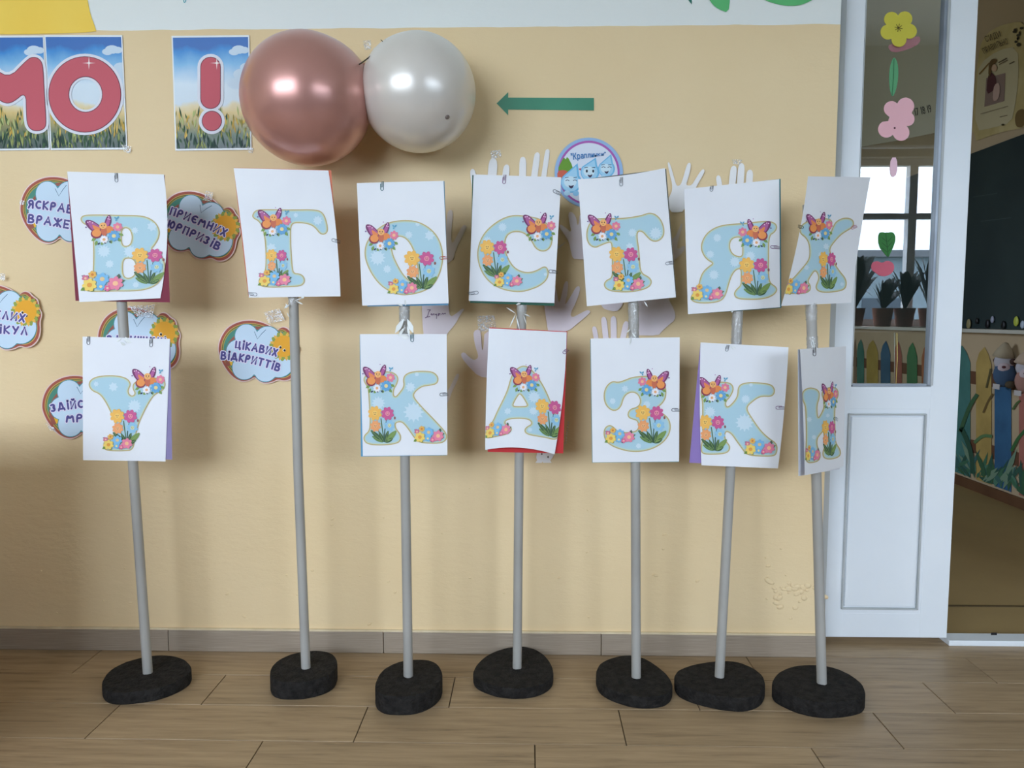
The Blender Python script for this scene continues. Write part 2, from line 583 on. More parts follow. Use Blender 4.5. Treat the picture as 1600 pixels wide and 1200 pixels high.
bm = bmesh.new()                               # the wall behind the camera with its two window openings
xs = XL
for a, b, c, d in WIN:
    bm_box(bm, xs, a, YB - .2, YB, 0, CEIL)
    bm_box(bm, a, b, YB - .2, YB, 0, c)
    bm_box(bm, a, b, YB - .2, YB, d, CEIL)
    xs = b
bm_box(bm, xs, XR, YB - .2, YB, 0, CEIL)
tag(from_bm('wall_front', bm, noisy('window_wall', (158, 154, 142), (168, 164, 152), nscale=2, rough=.8)), 'pale wall with windows behind the camera', kind='structure')
tag(box('wall_left', XL - .1, XL, YB - .2, .14, 0, CEIL, m_plain), 'pale left wall of the room', kind='structure')
tag(box('wall_right', XR, XR + .1, YB - .2, .14, 0, CEIL, m_plain), 'pale right wall of the room', kind='structure')
tag(box('ceiling', XL - .1, XR + .1, YB - .2, .14, CEIL, CEIL + .1, m_ceil), 'white ceiling of the room', kind='structure')
for i, (a, b, c, d) in enumerate(WIN):
    bm = bmesh.new()
    y0, y1 = YB - .15, YB - .08
    for z in (c, d - .06): bm_box(bm, a, b, y0, y1, z, z + .06)
    mull = [a, a + 1.15, a + 2.3, b - .07] if i == 0 else [a, 3.33, 4.25, b - .07]
    for x in mull:
        bm_box(bm, x, x + .07, y0 - .002, y1 + .002, c + .002, d - .002)
    bm_box(bm, a, b, y0 + .004, y1 - .004, d - .52, d - .47)
    f = tag(from_bm('window_%d' % (i + 1), bm, m_white), ('white framed wide window behind the camera on the left', 'white framed window behind the camera on the right')[i], kind='structure')
    box('window_sill', a - .06, b + .06, YB - .12, YB + .24, c - .05, c - .004, m_white, f)
    tube('curtain_rod', [(a - .2, YB + .06, d + .07), (b + .2, YB + .06, d + .07)], .014, m_white, f)

# ---- floor: base slab and wood-look tiles in courses parallel to the wall
m_base = M((92, 80, 62), .8)
floor = tag(box('floor', XL - .1, XR + .1, YB - .2, 0.13, -.12, -.0035, m_base), 'brown wood-look tiled floor', kind='structure')

def plank_mat():
    m = bpy.data.materials.new('wood_look_tile')
    m.use_nodes = True
    n, k = m.node_tree.nodes, m.node_tree.links
    b = n['Principled BSDF']
    oi = n.new('ShaderNodeObjectInfo')
    g = n.new('ShaderNodeNewGeometry')
    mp = n.new('ShaderNodeMapping'); mp.inputs['Scale'].default_value = (1.6, 22, 1)
    av = n.new('ShaderNodeVectorMath'); av.operation = 'MULTIPLY_ADD'
    k.new(oi.outputs['Random'], av.inputs[0]); av.inputs[1].default_value = (37, 11, 5); k.new(g.outputs['Position'], av.inputs[2])
    k.new(av.outputs[0], mp.inputs[0])
    nz = n.new('ShaderNodeTexNoise'); nz.inputs['Scale'].default_value = 3.2; nz.inputs['Detail'].default_value = 7; nz.inputs['Roughness'].default_value = .62
    nz.inputs['Distortion'].default_value = .5
    k.new(mp.outputs[0], nz.inputs['Vector'])
    r = n.new('ShaderNodeValToRGB')
    r.color_ramp.elements[0].position = .26; r.color_ramp.elements[0].color = (*lin((122, 102, 78)), 1)
    r.color_ramp.elements[1].position = .62; r.color_ramp.elements[1].color = (*lin((176, 151, 118)), 1)
    e = r.color_ramp.elements.new(.42); e.color = (*lin((160, 136, 105)), 1)
    k.new(nz.outputs['Fac'], r.inputs[0])
    mr_ = n.new('ShaderNodeMapRange'); mr_.inputs['To Min'].default_value = .9; mr_.inputs['To Max'].default_value = 1.06
    k.new(oi.outputs['Random'], mr_.inputs['Value'])
    hs = n.new('ShaderNodeHueSaturation'); k.new(mr_.outputs[0], hs.inputs['Value']); k.new(r.outputs[0], hs.inputs['Color'])
    k.new(hs.outputs[0], b.inputs['Base Color'])
    b.inputs['Roughness'].default_value = .42
    b.inputs['Specular IOR Level'].default_value = .4
    bp = n.new('ShaderNodeBump'); bp.inputs['Strength'].default_value = .12; bp.inputs['Distance'].default_value = .003
    k.new(nz.outputs['Fac'], bp.inputs['Height']); k.new(bp.outputs[0], b.inputs['Normal'])
    return m
m_plank = plank_mat()
PL = 0.6
yr = [at_z(700, 1058, 0).y, at_z(700, 1106, 0).y, at_z(700, 1161, 0).y]
PWD = (yr[0] - yr[2]) / 2
rows = [(yr[0], -.004, at_z(1530, 1045, 0).x)]
rows.append((yr[0] - PWD, yr[0], at_z(706, 1082, 0).x))
rows.append((yr[0] - 2 * PWD, yr[0] - PWD, at_z(563, 1133, 0).x))
rows.append((yr[0] - 3 * PWD, yr[0] - 2 * PWD, at_z(836, 1181, 0).x))
for i in range(3, 14):
    rows.append((yr[0] - (i + 1) * PWD, yr[0] - i * PWD, random.uniform(0, PL)))
GAP = .0012
_pm = {}
for ri, (y0, y1, xj) in enumerate(rows):
    key = round(y1 - y0, 4)
    if key not in _pm:
        bm = bmesh.new()
        bm_box(bm, -PL / 2 + GAP, PL / 2 - GAP, -(y1 - y0) / 2 + GAP, (y1 - y0) / 2 - GAP, -.008, 0, .0009)
        me = bpy.data.meshes.new('floor_tile'); bm.to_mesh(me); bm.free(); me.materials.append(m_plank)
        _pm[key] = me
    x = xj - PL * math.ceil((xj + 2.9) / PL)
    while x < 3.6:
        o = link('floor_tile', _pm[key], floor)
        o.location = (x + PL / 2, (y0 + y1) / 2, 0)
        x += PL
# floor inside the doorway recess
box('doorway_tile', X_OPEN + .001, X_OPEN2 - .001, -.003, .135, -.008, 0, m_plank, floor)

# ---- baseboard of tiles
m_bb = noisy('skirting_tile', (144, 130, 114), (172, 157, 138), scale=(2, 1, 22), nscale=3, rough=.5, coord='Generated')
ZS = at_y(700, 987, 0).z
bb = bpy.data.objects.new('baseboard_back', None); COL.objects.link(bb)
tag(bb, 'grey-brown tiled skirting along the foot of the wall', kind='structure')
xj = at_y(600, 1005, 0).x
L_bb = at_y(939, 1005, 0).x - xj
x = xj - L_bb * 5
while x < X_OPEN - .01:
    e = min(x + L_bb, X_OPEN)
    box('skirting_tile', x + .001, e - .001, -.009, -.0005, .0005, ZS, m_bb, bb, .001)
    x += L_bb
box('grout_line', xj - L_bb * 5, X_OPEN, -.008, -.0006, ZS, ZS + .006, noisy('grout', (214, 196, 160), (226, 210, 176), nscale=20), bb, .001)

# ---- paint marks on the wall
wall_surf = Wall(-.0012, .0003)
m_yel = noisy('yellow_wall_paint', (250, 208, 76), (253, 218, 94), nscale=4, rough=.6)
a = Art()
a.add(chaikin([(-420, -260), (20, -260), (95, -120), (128, -40), (137, 0), (141, 22), (150, 46), (150, 50), (80, 53), (-60, 54), (-420, 56)], 1), m_yel, 1)
a.build('painted_sun', wall_surf, wall_back)
gm = (96, 190, 118)
a = Art()
a.add(chaikin([(1190, -2), (1205, 4), (1225, 9), (1247, 9), (1262, 4), (1280, -6), (1285, -40), (1185, -40)], 1), gm, 1)
a.build('painted_leaf', wall_surf, wall_back)
a = Art()
a.add(chaikin([(1107, -2), (1114, 8), (1124, 15), (1138, 20), (1141, -2), (1142, -40), (1104, -40)], 1), gm, 1)
a.build('painted_leaf', wall_surf, wall_back)
a = Art()
a.add([(1074, -6), (1076, 1), (1081, 7), (1081, -8)], (50, 120, 105), 1)
a.build('painted_leaf', wall_surf, wall_back)
a = Art()
a.ribbon(chaikin([(286, -8), (286, 2), (288, 5), (291, 2), (292, -8)], 1), 0, -1.3, (70, 165, 175), 1)
a.build('painted_line', wall_surf, wall_back)
# blistered paint low on the wall beside the door, small old nicks elsewhere
bm = bmesh.new()
rnd = random.Random(5)
spots = [(rnd.gauss(1228, 22), rnd.gauss(922, 12), rnd.uniform(1.5, 5)) for _ in range(34)] + [(rnd.uniform(20, 1250), rnd.uniform(760, 975), rnd.uniform(1, 2.2)) for _ in range(46)]
for u, v, r in spots:
    c = at_y(u, v, 0); rr = r / 580
    mt = Matrix.Translation(c) @ Matrix.Rotation(rnd.uniform(-.6, .6), 4, 'Y') @ Matrix.Diagonal((rr * rnd.uniform(.8, 2.2), .0022, rr, 1))
    bmesh.ops.create_icosphere(bm, subdivisions=2, radius=1, matrix=mt)
blis = from_bm('paint_blisters', bm, m_wall, wall_back, True)
blis['kind'] = 'stuff'

# ------------------------------------------------------------------ doorway and door
YD = 0.085                                     # front face of the door leaf
m_frame = noisy('door_frame_grey', (172, 178, 178), (186, 190, 190), nscale=4, rough=.5)
dx0 = at_y(1300, 500, YD).x; dx1 = at_y(1504, 500, YD).x
zb = at_z(1380, 997, 0).y
dz0 = at_y(1380, 996, YD).z
dz1 = 2.08
fr = tag(box('trim_1', X_OPEN, dx0 - .004, .05, .135, 0, Z_OPEN, m_frame), 'grey door frame edge between wall and white door', kind='structure')
box('trim_2', X_OPEN, X_OPEN2, .05, .135, dz1 + .006, Z_OPEN, m_frame)['kind'] = 'structure'
box('trim_3', X_OPEN2 - .05, X_OPEN2, .05, .135, 0, Z_OPEN, m_frame)['kind'] = 'structure'
tag(bpy.data.objects['trim_2'], 'grey head of the door frame'); tag(bpy.data.objects['trim_3'], 'grey right post of the door frame')
# metal threshold beside the leaf
th0 = at_z(1530, 998, .0).y
thr = tag(box('trim_4', dx1 + .002, X_OPEN2 - .05, YD - .01, YD + .045, .0, .016, m_white, bev=.002), 'white threshold bar across the open doorway', kind='structure')
q = at_y(1553, 990, YD - .0105)
box('chip', q.x - .008, q.x + .008, YD - .0112, YD - .0104, q.z - .004, q.z + .003, M((20, 20, 24)), thr)

door = tag(bpy.data.objects.new('door_1', None), 'white half-glazed door leaf beside the last paper stand', kind='structure')
COL.objects.link(door); door.location = (dx0, YD, 0)
gx0 = at_y(1338, 400, YD).x; gx1 = at_y(1464, 400, YD).x; gz0 = at_y(1390, 602, YD).z
px0 = at_y(1320, 780, YD).x; px1 = at_y(1441, 780, YD).x
pz1 = at_y(1385, 646, YD).z; pz0 = at_y(1370, 952, YD).z
T = .04
box('stile', dx0, gx0, YD, YD + T, dz0, dz1, m_white, door, .0015)
box('stile', gx1 + .0, dx1, YD, YD + T, dz0, dz1, m_white, door, .0015)
box('top_rail', gx0 - .003, gx1 + .003, YD + .0006, YD + T - .001, 2.0, dz1, m_white, door, .001)
box('lock_rail', gx0 - .003, gx1 + .003, YD + .0006, YD + T - .001, pz1 + .012, gz0 - .004, m_white, door, .001)
box('bottom_rail', gx0 - .003, gx1 + .003, YD + .0006, YD + T - .001, dz0, pz0 - .012, m_white, door, .001)
box('panel_infill', gx0 - .003, gx1 + .003, YD + .0012, YD + T - .001, pz0 - .013, pz1 + .013, m_white, door)
# raised lower panel with a moulding groove round it
bm = bmesh.new()
W_ = .005
for x0_, x1_, z0_, z1_ in ((px0, px0 + W_, pz0, pz1), (px1 - W_, px1, pz0, pz1), (px0, px1, pz0, pz0 + W_), (px0, px1, pz1 - W_, pz1)):
    bm_box(bm, x0_, x1_, YD - .006, YD + .004, z0_, z1_, .0018)
from_bm('panel_moulding', bm, m_frame, door)
box('door_panel', px0 + W_ + .004, px1 - W_ - .004, YD - .0035, YD + .003, pz0 + W_ + .004, pz1 - W_ - .004, m_white, door, .0025)
# glazing
m_alu = noisy('glazing_bead', (120, 128, 138), (150, 158, 166), nscale=4, rough=.35, metal=.3)
box('glazing_bead', gx1 - .012, gx1 - .0008, YD - .004, YD + .02, gz0, 1.998, m_alu, door, .002)
box('glazing_bead', gx1 - .004, gx1 + .003, YD - .006, YD + .004, gz0, 1.998, m_frame, door, .001)
box('glazing_bead', gx0 + .0006, gx0 + .003, YD + .001, YD + .02, gz0, 1.998, m_frame, door)
box('glazing_bead', gx0 + .003, gx1 - .012, YD - .001, YD + .02, gz0 - .003, gz0 + .004, m_alu, door)

def glass_mat():
    m = bpy.data.materials.new('window_glass')
    m.use_nodes = True
    n, k = m.node_tree.nodes, m.node_tree.links
    n.remove(n['Principled BSDF'])
    out = n['Material Output']
    tr = n.new('ShaderNodeBsdfTransparent'); tr.inputs[0].default_value = (.86, .92, .9, 1)
    gl = n.new('ShaderNodeBsdfGlossy'); gl.inputs['Roughness'].default_value = 0.0
    gl.inputs['Color'].default_value = (1, 1, 1, 1)
    fr_ = n.new('ShaderNodeFresnel'); fr_.inputs['IOR'].default_value = 1.5
    mu = n.new('ShaderNodeMath'); mu.operation = 'MULTIPLY'; mu.inputs[1].default_value = 3.0; mu.use_clamp = True
    k.new(fr_.outputs[0], mu.inputs[0])
    mx = n.new('ShaderNodeMixShader')
    k.new(mu.outputs[0], mx.inputs[0]); k.new(tr.outputs[0], mx.inputs[1]); k.new(gl.outputs[0], mx.inputs[2])
    k.new(mx.outputs[0], out.inputs['Surface'])
    return m
m_glass = glass_mat()
me = bpy.data.meshes.new('pane')
YG = YD + .008
me.from_pydata([(gx0 + .002, YG, gz0), (gx1 - .006, YG, gz0), (gx1 - .006, YG, 2.0), (gx0 + .002, YG, 2.0)], [], [(0, 1, 2, 3)])
me.materials.append(m_glass)
link('pane', me, door)
box('hinge', dx1, dx1 + .004, YD + .01, YD + .03, at_y(1532, 44, YD).z, at_y(1532, 16, YD).z, M((60, 60, 66), .4, .8), door)
box('hinge', dx1, dx1 + .004, YD + .01, YD + .03, at_y(1524, 228, YD).z, at_y(1524, 205, YD).z, M((60, 60, 66), .4, .8), door)

# ------------------------------------------------------------------ the next room
XS = at_z(1600, 796, 0).x                       # its side wall, square to the near wall
Y2 = 7.6
m_next = noisy('next_room_wall', (184, 164, 132), (194, 174, 142), nscale=2, rough=.8)
m_lino = noisy('olive_floor', (158, 134, 90), (170, 145, 98), nscale=1.5, rough=.55)
wn_r = tag(box('wall_next_room_right', XS, XS + .1, .14, Y2, 0, CEIL, m_next), 'side wall of the next room with painted picket fence', kind='structure')
bm = bmesh.new()
bm_box(bm, -1.6, -1.5, .14, FILL_WIN[0], 0, CEIL); bm_box(bm, -1.6, -1.5, FILL_WIN[1], Y2, 0, CEIL)
bm_box(bm, -1.6, -1.5, FILL_WIN[0], FILL_WIN[1], 0, FILL_WIN[2]); bm_box(bm, -1.6, -1.5, FILL_WIN[0], FILL_WIN[1], FILL_WIN[3], CEIL)
tag(from_bm('wall_next_room_left', bm, m_next), 'far left wall of the next room', kind='structure')
tag(box('wall_next_room_end', -1.6, XS + .1, Y2, Y2 + .1, 0, CEIL, m_next), 'end wall of the next room', kind='structure')
tag(box('ceiling_next_room', -1.6, XS + .1, .14, Y2 + .1, CEIL, CEIL + .1, m_ceil), 'ceiling of the next room', kind='structure')
yl = at_z(1540, 948, 0).y
fl2 = tag(box('floor_next_room', -1.6, XS, .135, Y2, -.12, -.001, m_lino), 'olive brown floor of the next room', kind='structure')
box('floor_joint', dx1 - .4, XS - .03, yl, yl + .012, -.001, .0012, M((86, 70, 42), .6), fl2)
tag(box('baseboard_next_room', XS - .014, XS - .0005, .15, Y2, 0, .052, noisy('dark_skirting', (92, 62, 40), (108, 76, 50), nscale=5, rough=.5)), 'dark brown skirting of the next room', kind='structure')

side = Side(XS - .001, .0012)
def quadcol(u0, v0, u1, v1): return [(u0, v0), (u1, v0), (u1, v1), (u0, v1)]
# painted fence on that wall (flat paint): each picket, the rails, the leaves
def zpx(u, z):
    """image row of height z on the side wall at column u"""
    lo, hi = 0.0, 1400.0
    for _ in range(40):
        mid = (lo + hi) / 2
        if at_x(u, mid, XS).z > z: lo = mid
        else: hi = mid
    return lo
z_top = at_x(1505, 540, XS).z
pk = [(1334, 1338, (150, 120, 90)), (1339, 1350, (50, 130, 112)), (1354, 1372, (200, 170, 70)), (1376, 1391, (40, 100, 135)), (1397, 1409, (190, 105, 85)), (1417, 1433, (60, 140, 80)), (1440, 1456, (205, 120, 70)), (1463, 1481, (70, 120, 170)),
      (1487, 1516, (70, 142, 134)), (1525, 1549, (212, 178, 90)), (1554, 1580, (44, 108, 160)), (1592, 1622, (204, 120, 104)), (1640, 1675, (80, 150, 90))]
for u0, u1, c in pk:
    a = Art()
    m_ = (u0 + u1) / 2; w = u1 - u0
    pts = [(u0, zpx(u0, .062)), (u0, zpx(u0, z_top - .09)), (u0 + w * .2, zpx(u0, z_top - .035)), (m_ + w * .05, zpx(m_, z_top)), (u1 - w * .2, zpx(u1, z_top - .035)), (u1, zpx(u1, z_top - .09)), (u1, zpx(u1, .062))]
    a.add(pts, noisy('fence_paint', tuple(int(x * .74 + 16) for x in c), tuple(int(x * .8 + 22) for x in c), nscale=8, rough=.7), 2)
    a.build('painted_picket', side, wn_r)
zr1, zr2 = at_x(1520, 590, XS).z, at_x(1512, 695, XS).z
for zr in (zr1, zr2):
    a = Art()
    a.add([(1326, zpx(1326, zr + .035)), (1690, zpx(1690, zr + .035)), (1690, zpx(1690, zr - .035)), (1326, zpx(1326, zr - .035))], (104, 70, 48), 1)
    a.build('painted_rail', side, wn_r)
rnd = random.Random(11)
a = Art()
for i in range(110):
    u = rnd.uniform(1326, 1690) if i % 3 else rnd.uniform(1480, 1620)
    z0 = .056 + rnd.uniform(0, .05)
    h = rnd.choice([.05, .08, .11, .15]) * rnd.uniform(.6, 1.2)
    v0, v1 = zpx(u, z0), zpx(u, z0 + h)
    c = rnd.choice([(56, 100, 70), (66, 116, 88), (84, 134, 112), (120, 150, 126), (48, 92, 78), (62, 108, 104)])
    k = (u - 825) / 700
    a.add(leaf(u, v0, u + rnd.uniform(-26, 26) * k, v1, rnd.uniform(4, 8) * k), c, 3 + rnd.random())
o = a.build('painted_grass', side, wn_r); o['kind'] = 'stuff'
for pts, w, c in (([(1500, 675), (1507, 655), (1516, 632), (1527, 616)], 6, (64, 104, 70)), ([(1536, 645), (1543, 628), (1551, 615)], 3, (110, 90, 50)),
                  ([(1501, 668), (1512, 690), (1518, 712), (1520, 740)], 7, (46, 88, 70)), ([(1522, 692), (1535, 680), (1550, 682)], 5, (92, 130, 84)), ([(1580, 705), (1590, 685), (1602, 672)], 5, (60, 110, 60)),
                  ([(1541, 606), (1545, 590), (1548, 576)], 3, (90, 84, 50)), ([(1582, 640), (1588, 630), (1594, 626)], 3, (80, 110, 60))):
    a = Art(); a.stroke(chaikin(pts, 2, False), w, c, 4.6); a.build('painted_leaf', side, wn_r)

# blackboard with ledge
tb = at_x(1520, 241, XS).z; bb0 = at_x(1560, 514, XS).z
yb1 = at_x(1700, 400, XS).y
yb0 = at_x(1340, 400, XS).y
bd = thing('blackboard', (XS, (yb0 + yb1) / 2, bb0), 'dark green blackboard on the side wall beyond the doorway', 'blackboard')
m_bbd = noisy('blackboard_green', (34, 50, 52), (44, 60, 60), nscale=3, rough=.5)
box('board', XS - .018, XS - .002, yb1, yb0, bb0, tb, m_bbd, bd)
box('ledge', XS - .05, XS - .002, yb1, yb0, bb0 - .022, bb0 - .002, noisy('ledge_white', (190, 190, 178), (205, 204, 192), nscale=5), bd, .003)
for i, (p0, p1) in enumerate((((1520, 308), (1558, 302)), ((1532, 346), (1580, 340)))):
    a = Art(); a.stroke([p0, p1], 1.0, (70, 86, 86), 1); a.build('chalk_mark', Side(XS - .019), bd)
for u, v, r, c, lb in ((1512, 507, 5, (150, 140, 100), 'tan round magnet at the left end of the blackboard ledge'), (1525, 502, 3, (24, 26, 30), 'tiny black magnet low on the blackboard'), (1541, 507, 4.5, (22, 24, 30), 'black round magnet on the blackboard ledge beside the grey one'),
                       (1549, 500, 3.5, (160, 165, 185), 'pale grey round magnet on the blackboard ledge'), (1566, 509, 4.5, (18, 22, 26), 'black round magnet on the ledge above the hanging toy'), (1586, 503, 5, (188, 200, 80), 'yellow-green drop-shaped magnet on the blackboard ledge'), (1596, 508, 4, (180, 195, 215), 'pale blue magnet at the right end of the blackboard ledge')):
    p = at_x(u, v, XS - .03)
    R_ = r * (p - CP).length / F
    bm = bmesh.new()
    bmesh.ops.create_uvsphere(bm, u_segments=14, v_segments=8, radius=1)
    for w in bm.verts:
        w.co.z *= 1.15 if w.co.z < 0 else 1.5
    bmesh.ops.transform(bm, matrix=Matrix.Translation((XS - .025 , p.y, p.z)) @ Matrix.Diagonal((.006, R_, R_, 1)), verts=bm.verts)
    tag(from_bm('magnet', bm, M(c, .4), None, True), lb, 'magnet', 'magnets along the blackboard ledge')

# parchment poster
pp = thing('posture_poster', at_x(1560, 228, XS - .002), 'parchment style poster of a seated girl above the blackboard', 'poster')
ps = Side(XS - .003, .0015)
a = Art()
a.add(chaikin([(1519, 222), (1522, 150), (1528, 92), (1534, 62), (1552, 44), (1580, 35), (1600, 34), (1604, 60), (1600, 100), (1606, 150), (1612, 185), (1600, 200), (1570, 205), (1545, 213)], 1), noisy('parchment', (190, 172, 116), (206, 190, 138), nscale=9), 1)
a.build('parchment', ps, pp)
a = Art()
a.add(chaikin([(1523, 205), (1526, 130), (1530, 100), (1560, 78), (1590, 72), (1592, 120), (1586, 165), (1580, 192), (1550, 200)], 1), (206, 196, 160), 2)
a.add(chaikin([(1586, 175), (1600, 168), (1606, 185), (1598, 200), (1586, 198)], 2), (120, 98, 56), 2)
a.build('page', ps, pp)
a = Art()
a.add([(1538, 167), (1541, 122), (1571, 114), (1569, 158)], (150, 128, 120), 3)
a.add(chaikin([(1541, 148), (1543, 120), (1548, 112), (1556, 120), (1557, 132), (1552, 142)], 1), (92, 52, 58), 4)
a.add(chaikin([(1551, 158), (1552, 138), (1556, 130), (1562, 130), (1562, 148), (1558, 157)], 1), (206, 176, 166), 5)
a.add(ell(1553, 106, 4.5, 6), (214, 180, 150), 5)
a.add(chaikin([(1544, 120), (1545, 98), (1551, 91), (1558, 93), (1556, 98), (1549, 103), (1548, 118)], 1), (112, 86, 46), 6)
a.stroke([(1560, 98), (1573, 91)], 1.6, (90, 74, 50), 4); a.stroke([(1561, 101), (1574, 94)], 1.2, (110, 90, 60), 4); a.stroke([(1577, 100), (1585, 96)], 1.4, (90, 74, 50), 4)
a.stroke([(1530, 116), (1546, 98)], 2, (140, 112, 60), 4)
a.stroke([(1532, 178), (1575, 166)], 1.2, (150, 136, 110), 4); a.stroke([(1562, 183), (1574, 180)], 1, (110, 96, 70), 4); a.add(ell(1567, 195, 2.5, 1.6), (70, 60, 30), 4)
for k in range(9):
    a.add(ell(1590 + rnd.uniform(-5, 9), 55 + rnd.uniform(-18, 16), rnd.uniform(1.5, 4), rnd.uniform(1.5, 4), 8), (66, 62, 44), 4)
a.build('seated_girl_picture', ps, pp)['kind'] = 'stuff'
a = Art()
a.at(1551, 57, 1, 1); text(a, 'СИДИ', 0, 0, 13, (84, 66, 46), 6, sx=.62, slope=-21, track=.16)
a.at(1555, 71, 1, 1); text(a, 'ПРАВИЛЬНО', 0, 0, 13, (84, 66, 46), 6, sx=.5, slope=-23, arc=16, track=.1)
a.build('poster_lettering', ps, pp)

# number chart further along the same wall, seen through the glazed door
ch = thing('number_chart', at_x(1400, 150, XS - .002), 'pale number chart on the far wall seen through the door glass', 'poster')
cs = Side(XS - .003, .002)
a = Art()
a.add([(1330, 232), (1330, 10), (1474, -60), (1474, 205), (1400, 220)], (236, 232, 214), 1)  # sheet paled and enlarged to put brightness into the upper door glass
a.build('chart_sheet', cs, ch)
a = Art()
a.at(1442, 172, 1, 1); text(a, '17 18 19', 0, 0, 17, (80, 82, 86), 2, sx=.55, slope=-13, track=.1)
for k, (u0, v0, u1, v1, w) in enumerate(((1352, 150, 1392, 118, 2.2), (1356, 158, 1392, 130, 1.6), (1408, 112, 1425, 105, 2), (1410, 95, 1422, 90, 2), (1430, 116, 1430, 84, 3.4), (1443, 112, 1446, 82, 4.2), (1452, 108, 1454, 70, 1.4), (1364, 216, 1372, 205, 3))):
    a.stroke([(u0, v0), (u1, v1)], w, (104, 104, 94), 2)
a.build('chart_lettering', cs, ch)['kind'] = 'stuff'

# little soft toys hanging in front of the painted fence
def toy(u, v, top, bot, label, hat, body):
    p = at_x(u, v, XS - .05)
    s = (p - CP).length / F
    t = thing('hanging_toy', p, label, 'toy', 'toys hung on the painted fence')
    dr_ = (CP - p); dr_.z = 0; dr_.normalize()
    def blob(name, du, dv, rx, rz, col, ry=None, dx=0):
        bm = bmesh.new()
        bmesh.ops.create_uvsphere(bm, u_segments=16, v_segments=10, radius=1)
        c = at_x(u + du, v + dv, XS - .05)
        bmesh.ops.transform(bm, matrix=Matrix.Translation(Vector((XS - .045, c.y, c.z)) - dr_ * dx) @ Matrix.Rotation(math.atan2(dr_.y, dr_.x), 4, 'Z') @ Matrix.Diagonal(((ry or .03), rx * s, rz * s, 1)), verts=bm.verts)
        return from_bm(name, bm, M(col, .9), t, True)
    blob('body', 0, 14, 13, 17, body)
    blob('head', 0, -6, 12, 12, (190, 188, 196))
    blob('muzzle', -1, 3, 7, 7, (205, 190, 196), .012, -.026)
    blob('nose', -1, 2, 2.4, 1.8, (90, 50, 54), .006, -.038)
    blob('ear', -13, -8, 3.5, 4, (76, 50, 44), .012)
    blob('ear', 13, -6, 3.5, 4, (70, 50, 44), .012)
    blob('foot', -9, 29, 6, 4.5, (96, 80, 60), .024)
    blob('foot', 9, 30, 6, 5, (84, 76, 60), .024)
    c0 = at_x(u, v - 14, XS - .045); c1 = at_x(u + 4, top, XS - .045)
    tube('hat', [(XS - .045, c0.y, c0.z), (XS - .045, (c0.y * 1.1 + c1.y * .9) / 2, (c0.z + c1.z) / 2), (XS - .045, c1.y, c1.z)], [13 * s, 9 * s, 3 * s], M(hat, .9), t, 14)
    pl = at_x(u - 1, v + 26, XS - .05)
    box('name_card', XS - .083, XS - .081, pl.y - .028, pl.y + .026, at_x(u, v + 35, XS).z, at_x(u, v + 27, XS).z, M((200, 196, 196)), t)
    return t
toy(1568, 571, 536, 607, 'grey-faced toy with blue dungarees and tan pointed hat', (176, 164, 140), (70, 96, 126))
toy(1602, 581, 548, 612, 'pinkish toy with pale pointed hat cut off by the frame edge', (190, 170, 150), (170, 130, 120))

# ------------------------------------------------------------------ paper things on the wall
def card(name, loop, Y, mat, parent=None, thick=.0007):
    """a flat cut-out with real thickness, its face at depth Y"""
    bm = bmesh.new()
    loop = loop if area(loop) < 0 else loop[::-1]
    tri = tessellate_polygon([[Vector((x, y, 0)) for x, y in loop]])
    f = [bm.verts.new(at_y(x, y, Y)) for x, y in loop]
    g = [bm.verts.new(v.co + Vector((0, thick, 0))) for v in f]
    for t in tri:
        bm.faces.new([f[i] for i in t])
        bm.faces.new([g[i] for i in t[::-1]])
    n = len(loop)
    for i in range(n):
        bm.faces.new((f[i], f[(i + 1) % n], g[(i + 1) % n], g[i]))
    bmesh.ops.recalc_face_normals(bm, faces=bm.faces)
    return from_bm(name, bm, mat, parent)

def tape_mat():
    m = bpy.data.materials.new('clear_tape')
    m.use_nodes = True
    n, k = m.node_tree.nodes, m.node_tree.links
    n.remove(n['Principled BSDF'])
    tr = n.new('ShaderNodeBsdfTransparent')
    gl = n.new('ShaderNodeBsdfGlossy'); gl.inputs['Roughness'].default_value = .12
    df = n.new('ShaderNodeBsdfDiffuse'); df.inputs[0].default_value = (.93, .95, .95, 1)
    nz = n.new('ShaderNodeTexNoise'); nz.inputs['Scale'].default_value = 260; nz.inputs['Detail'].default_value = 2
    t = n.new('ShaderNodeNewGeometry'); k.new(t.outputs['Position'], nz.inputs['Vector'])
    r = n.new('ShaderNodeValToRGB'); r.color_ramp.elements[0].position = .5; r.color_ramp.elements[1].position = .62
    k.new(nz.outputs['Fac'], r.inputs[0])
    m1 = n.new('ShaderNodeMixShader'); m1.inputs[0].default_value = .45
    k.new(df.outputs[0], m1.inputs[1]); k.new(gl.outputs[0], m1.inputs[2])
    mr2 = n.new('ShaderNodeMapRange'); mr2.inputs['To Min'].default_value = .12; mr2.inputs['To Max'].default_value = .8
    k.new(r.outputs[0], mr2.inputs['Value'])
    m2 = n.new('ShaderNodeMixShader'); k.new(mr2.outputs[0], m2.inputs[0]); k.new(tr.outputs[0], m2.inputs[1]); k.new(m1.outputs[0], m2.inputs[2])
    bp = n.new('ShaderNodeBump'); bp.inputs['Strength'].default_value = .8; bp.inputs['Distance'].default_value = .004
    k.new(nz.outputs['Fac'], bp.inputs['Height']); k.new(bp.outputs[0], gl.inputs['Normal'])
    k.new(m2.outputs[0], n['Material Output'].inputs['Surface'])
    return m
m_tape = tape_mat()
def tape(loop, Y, parent):
    o = card('tape', loop, Y, m_tape, parent, .0002)
    return o

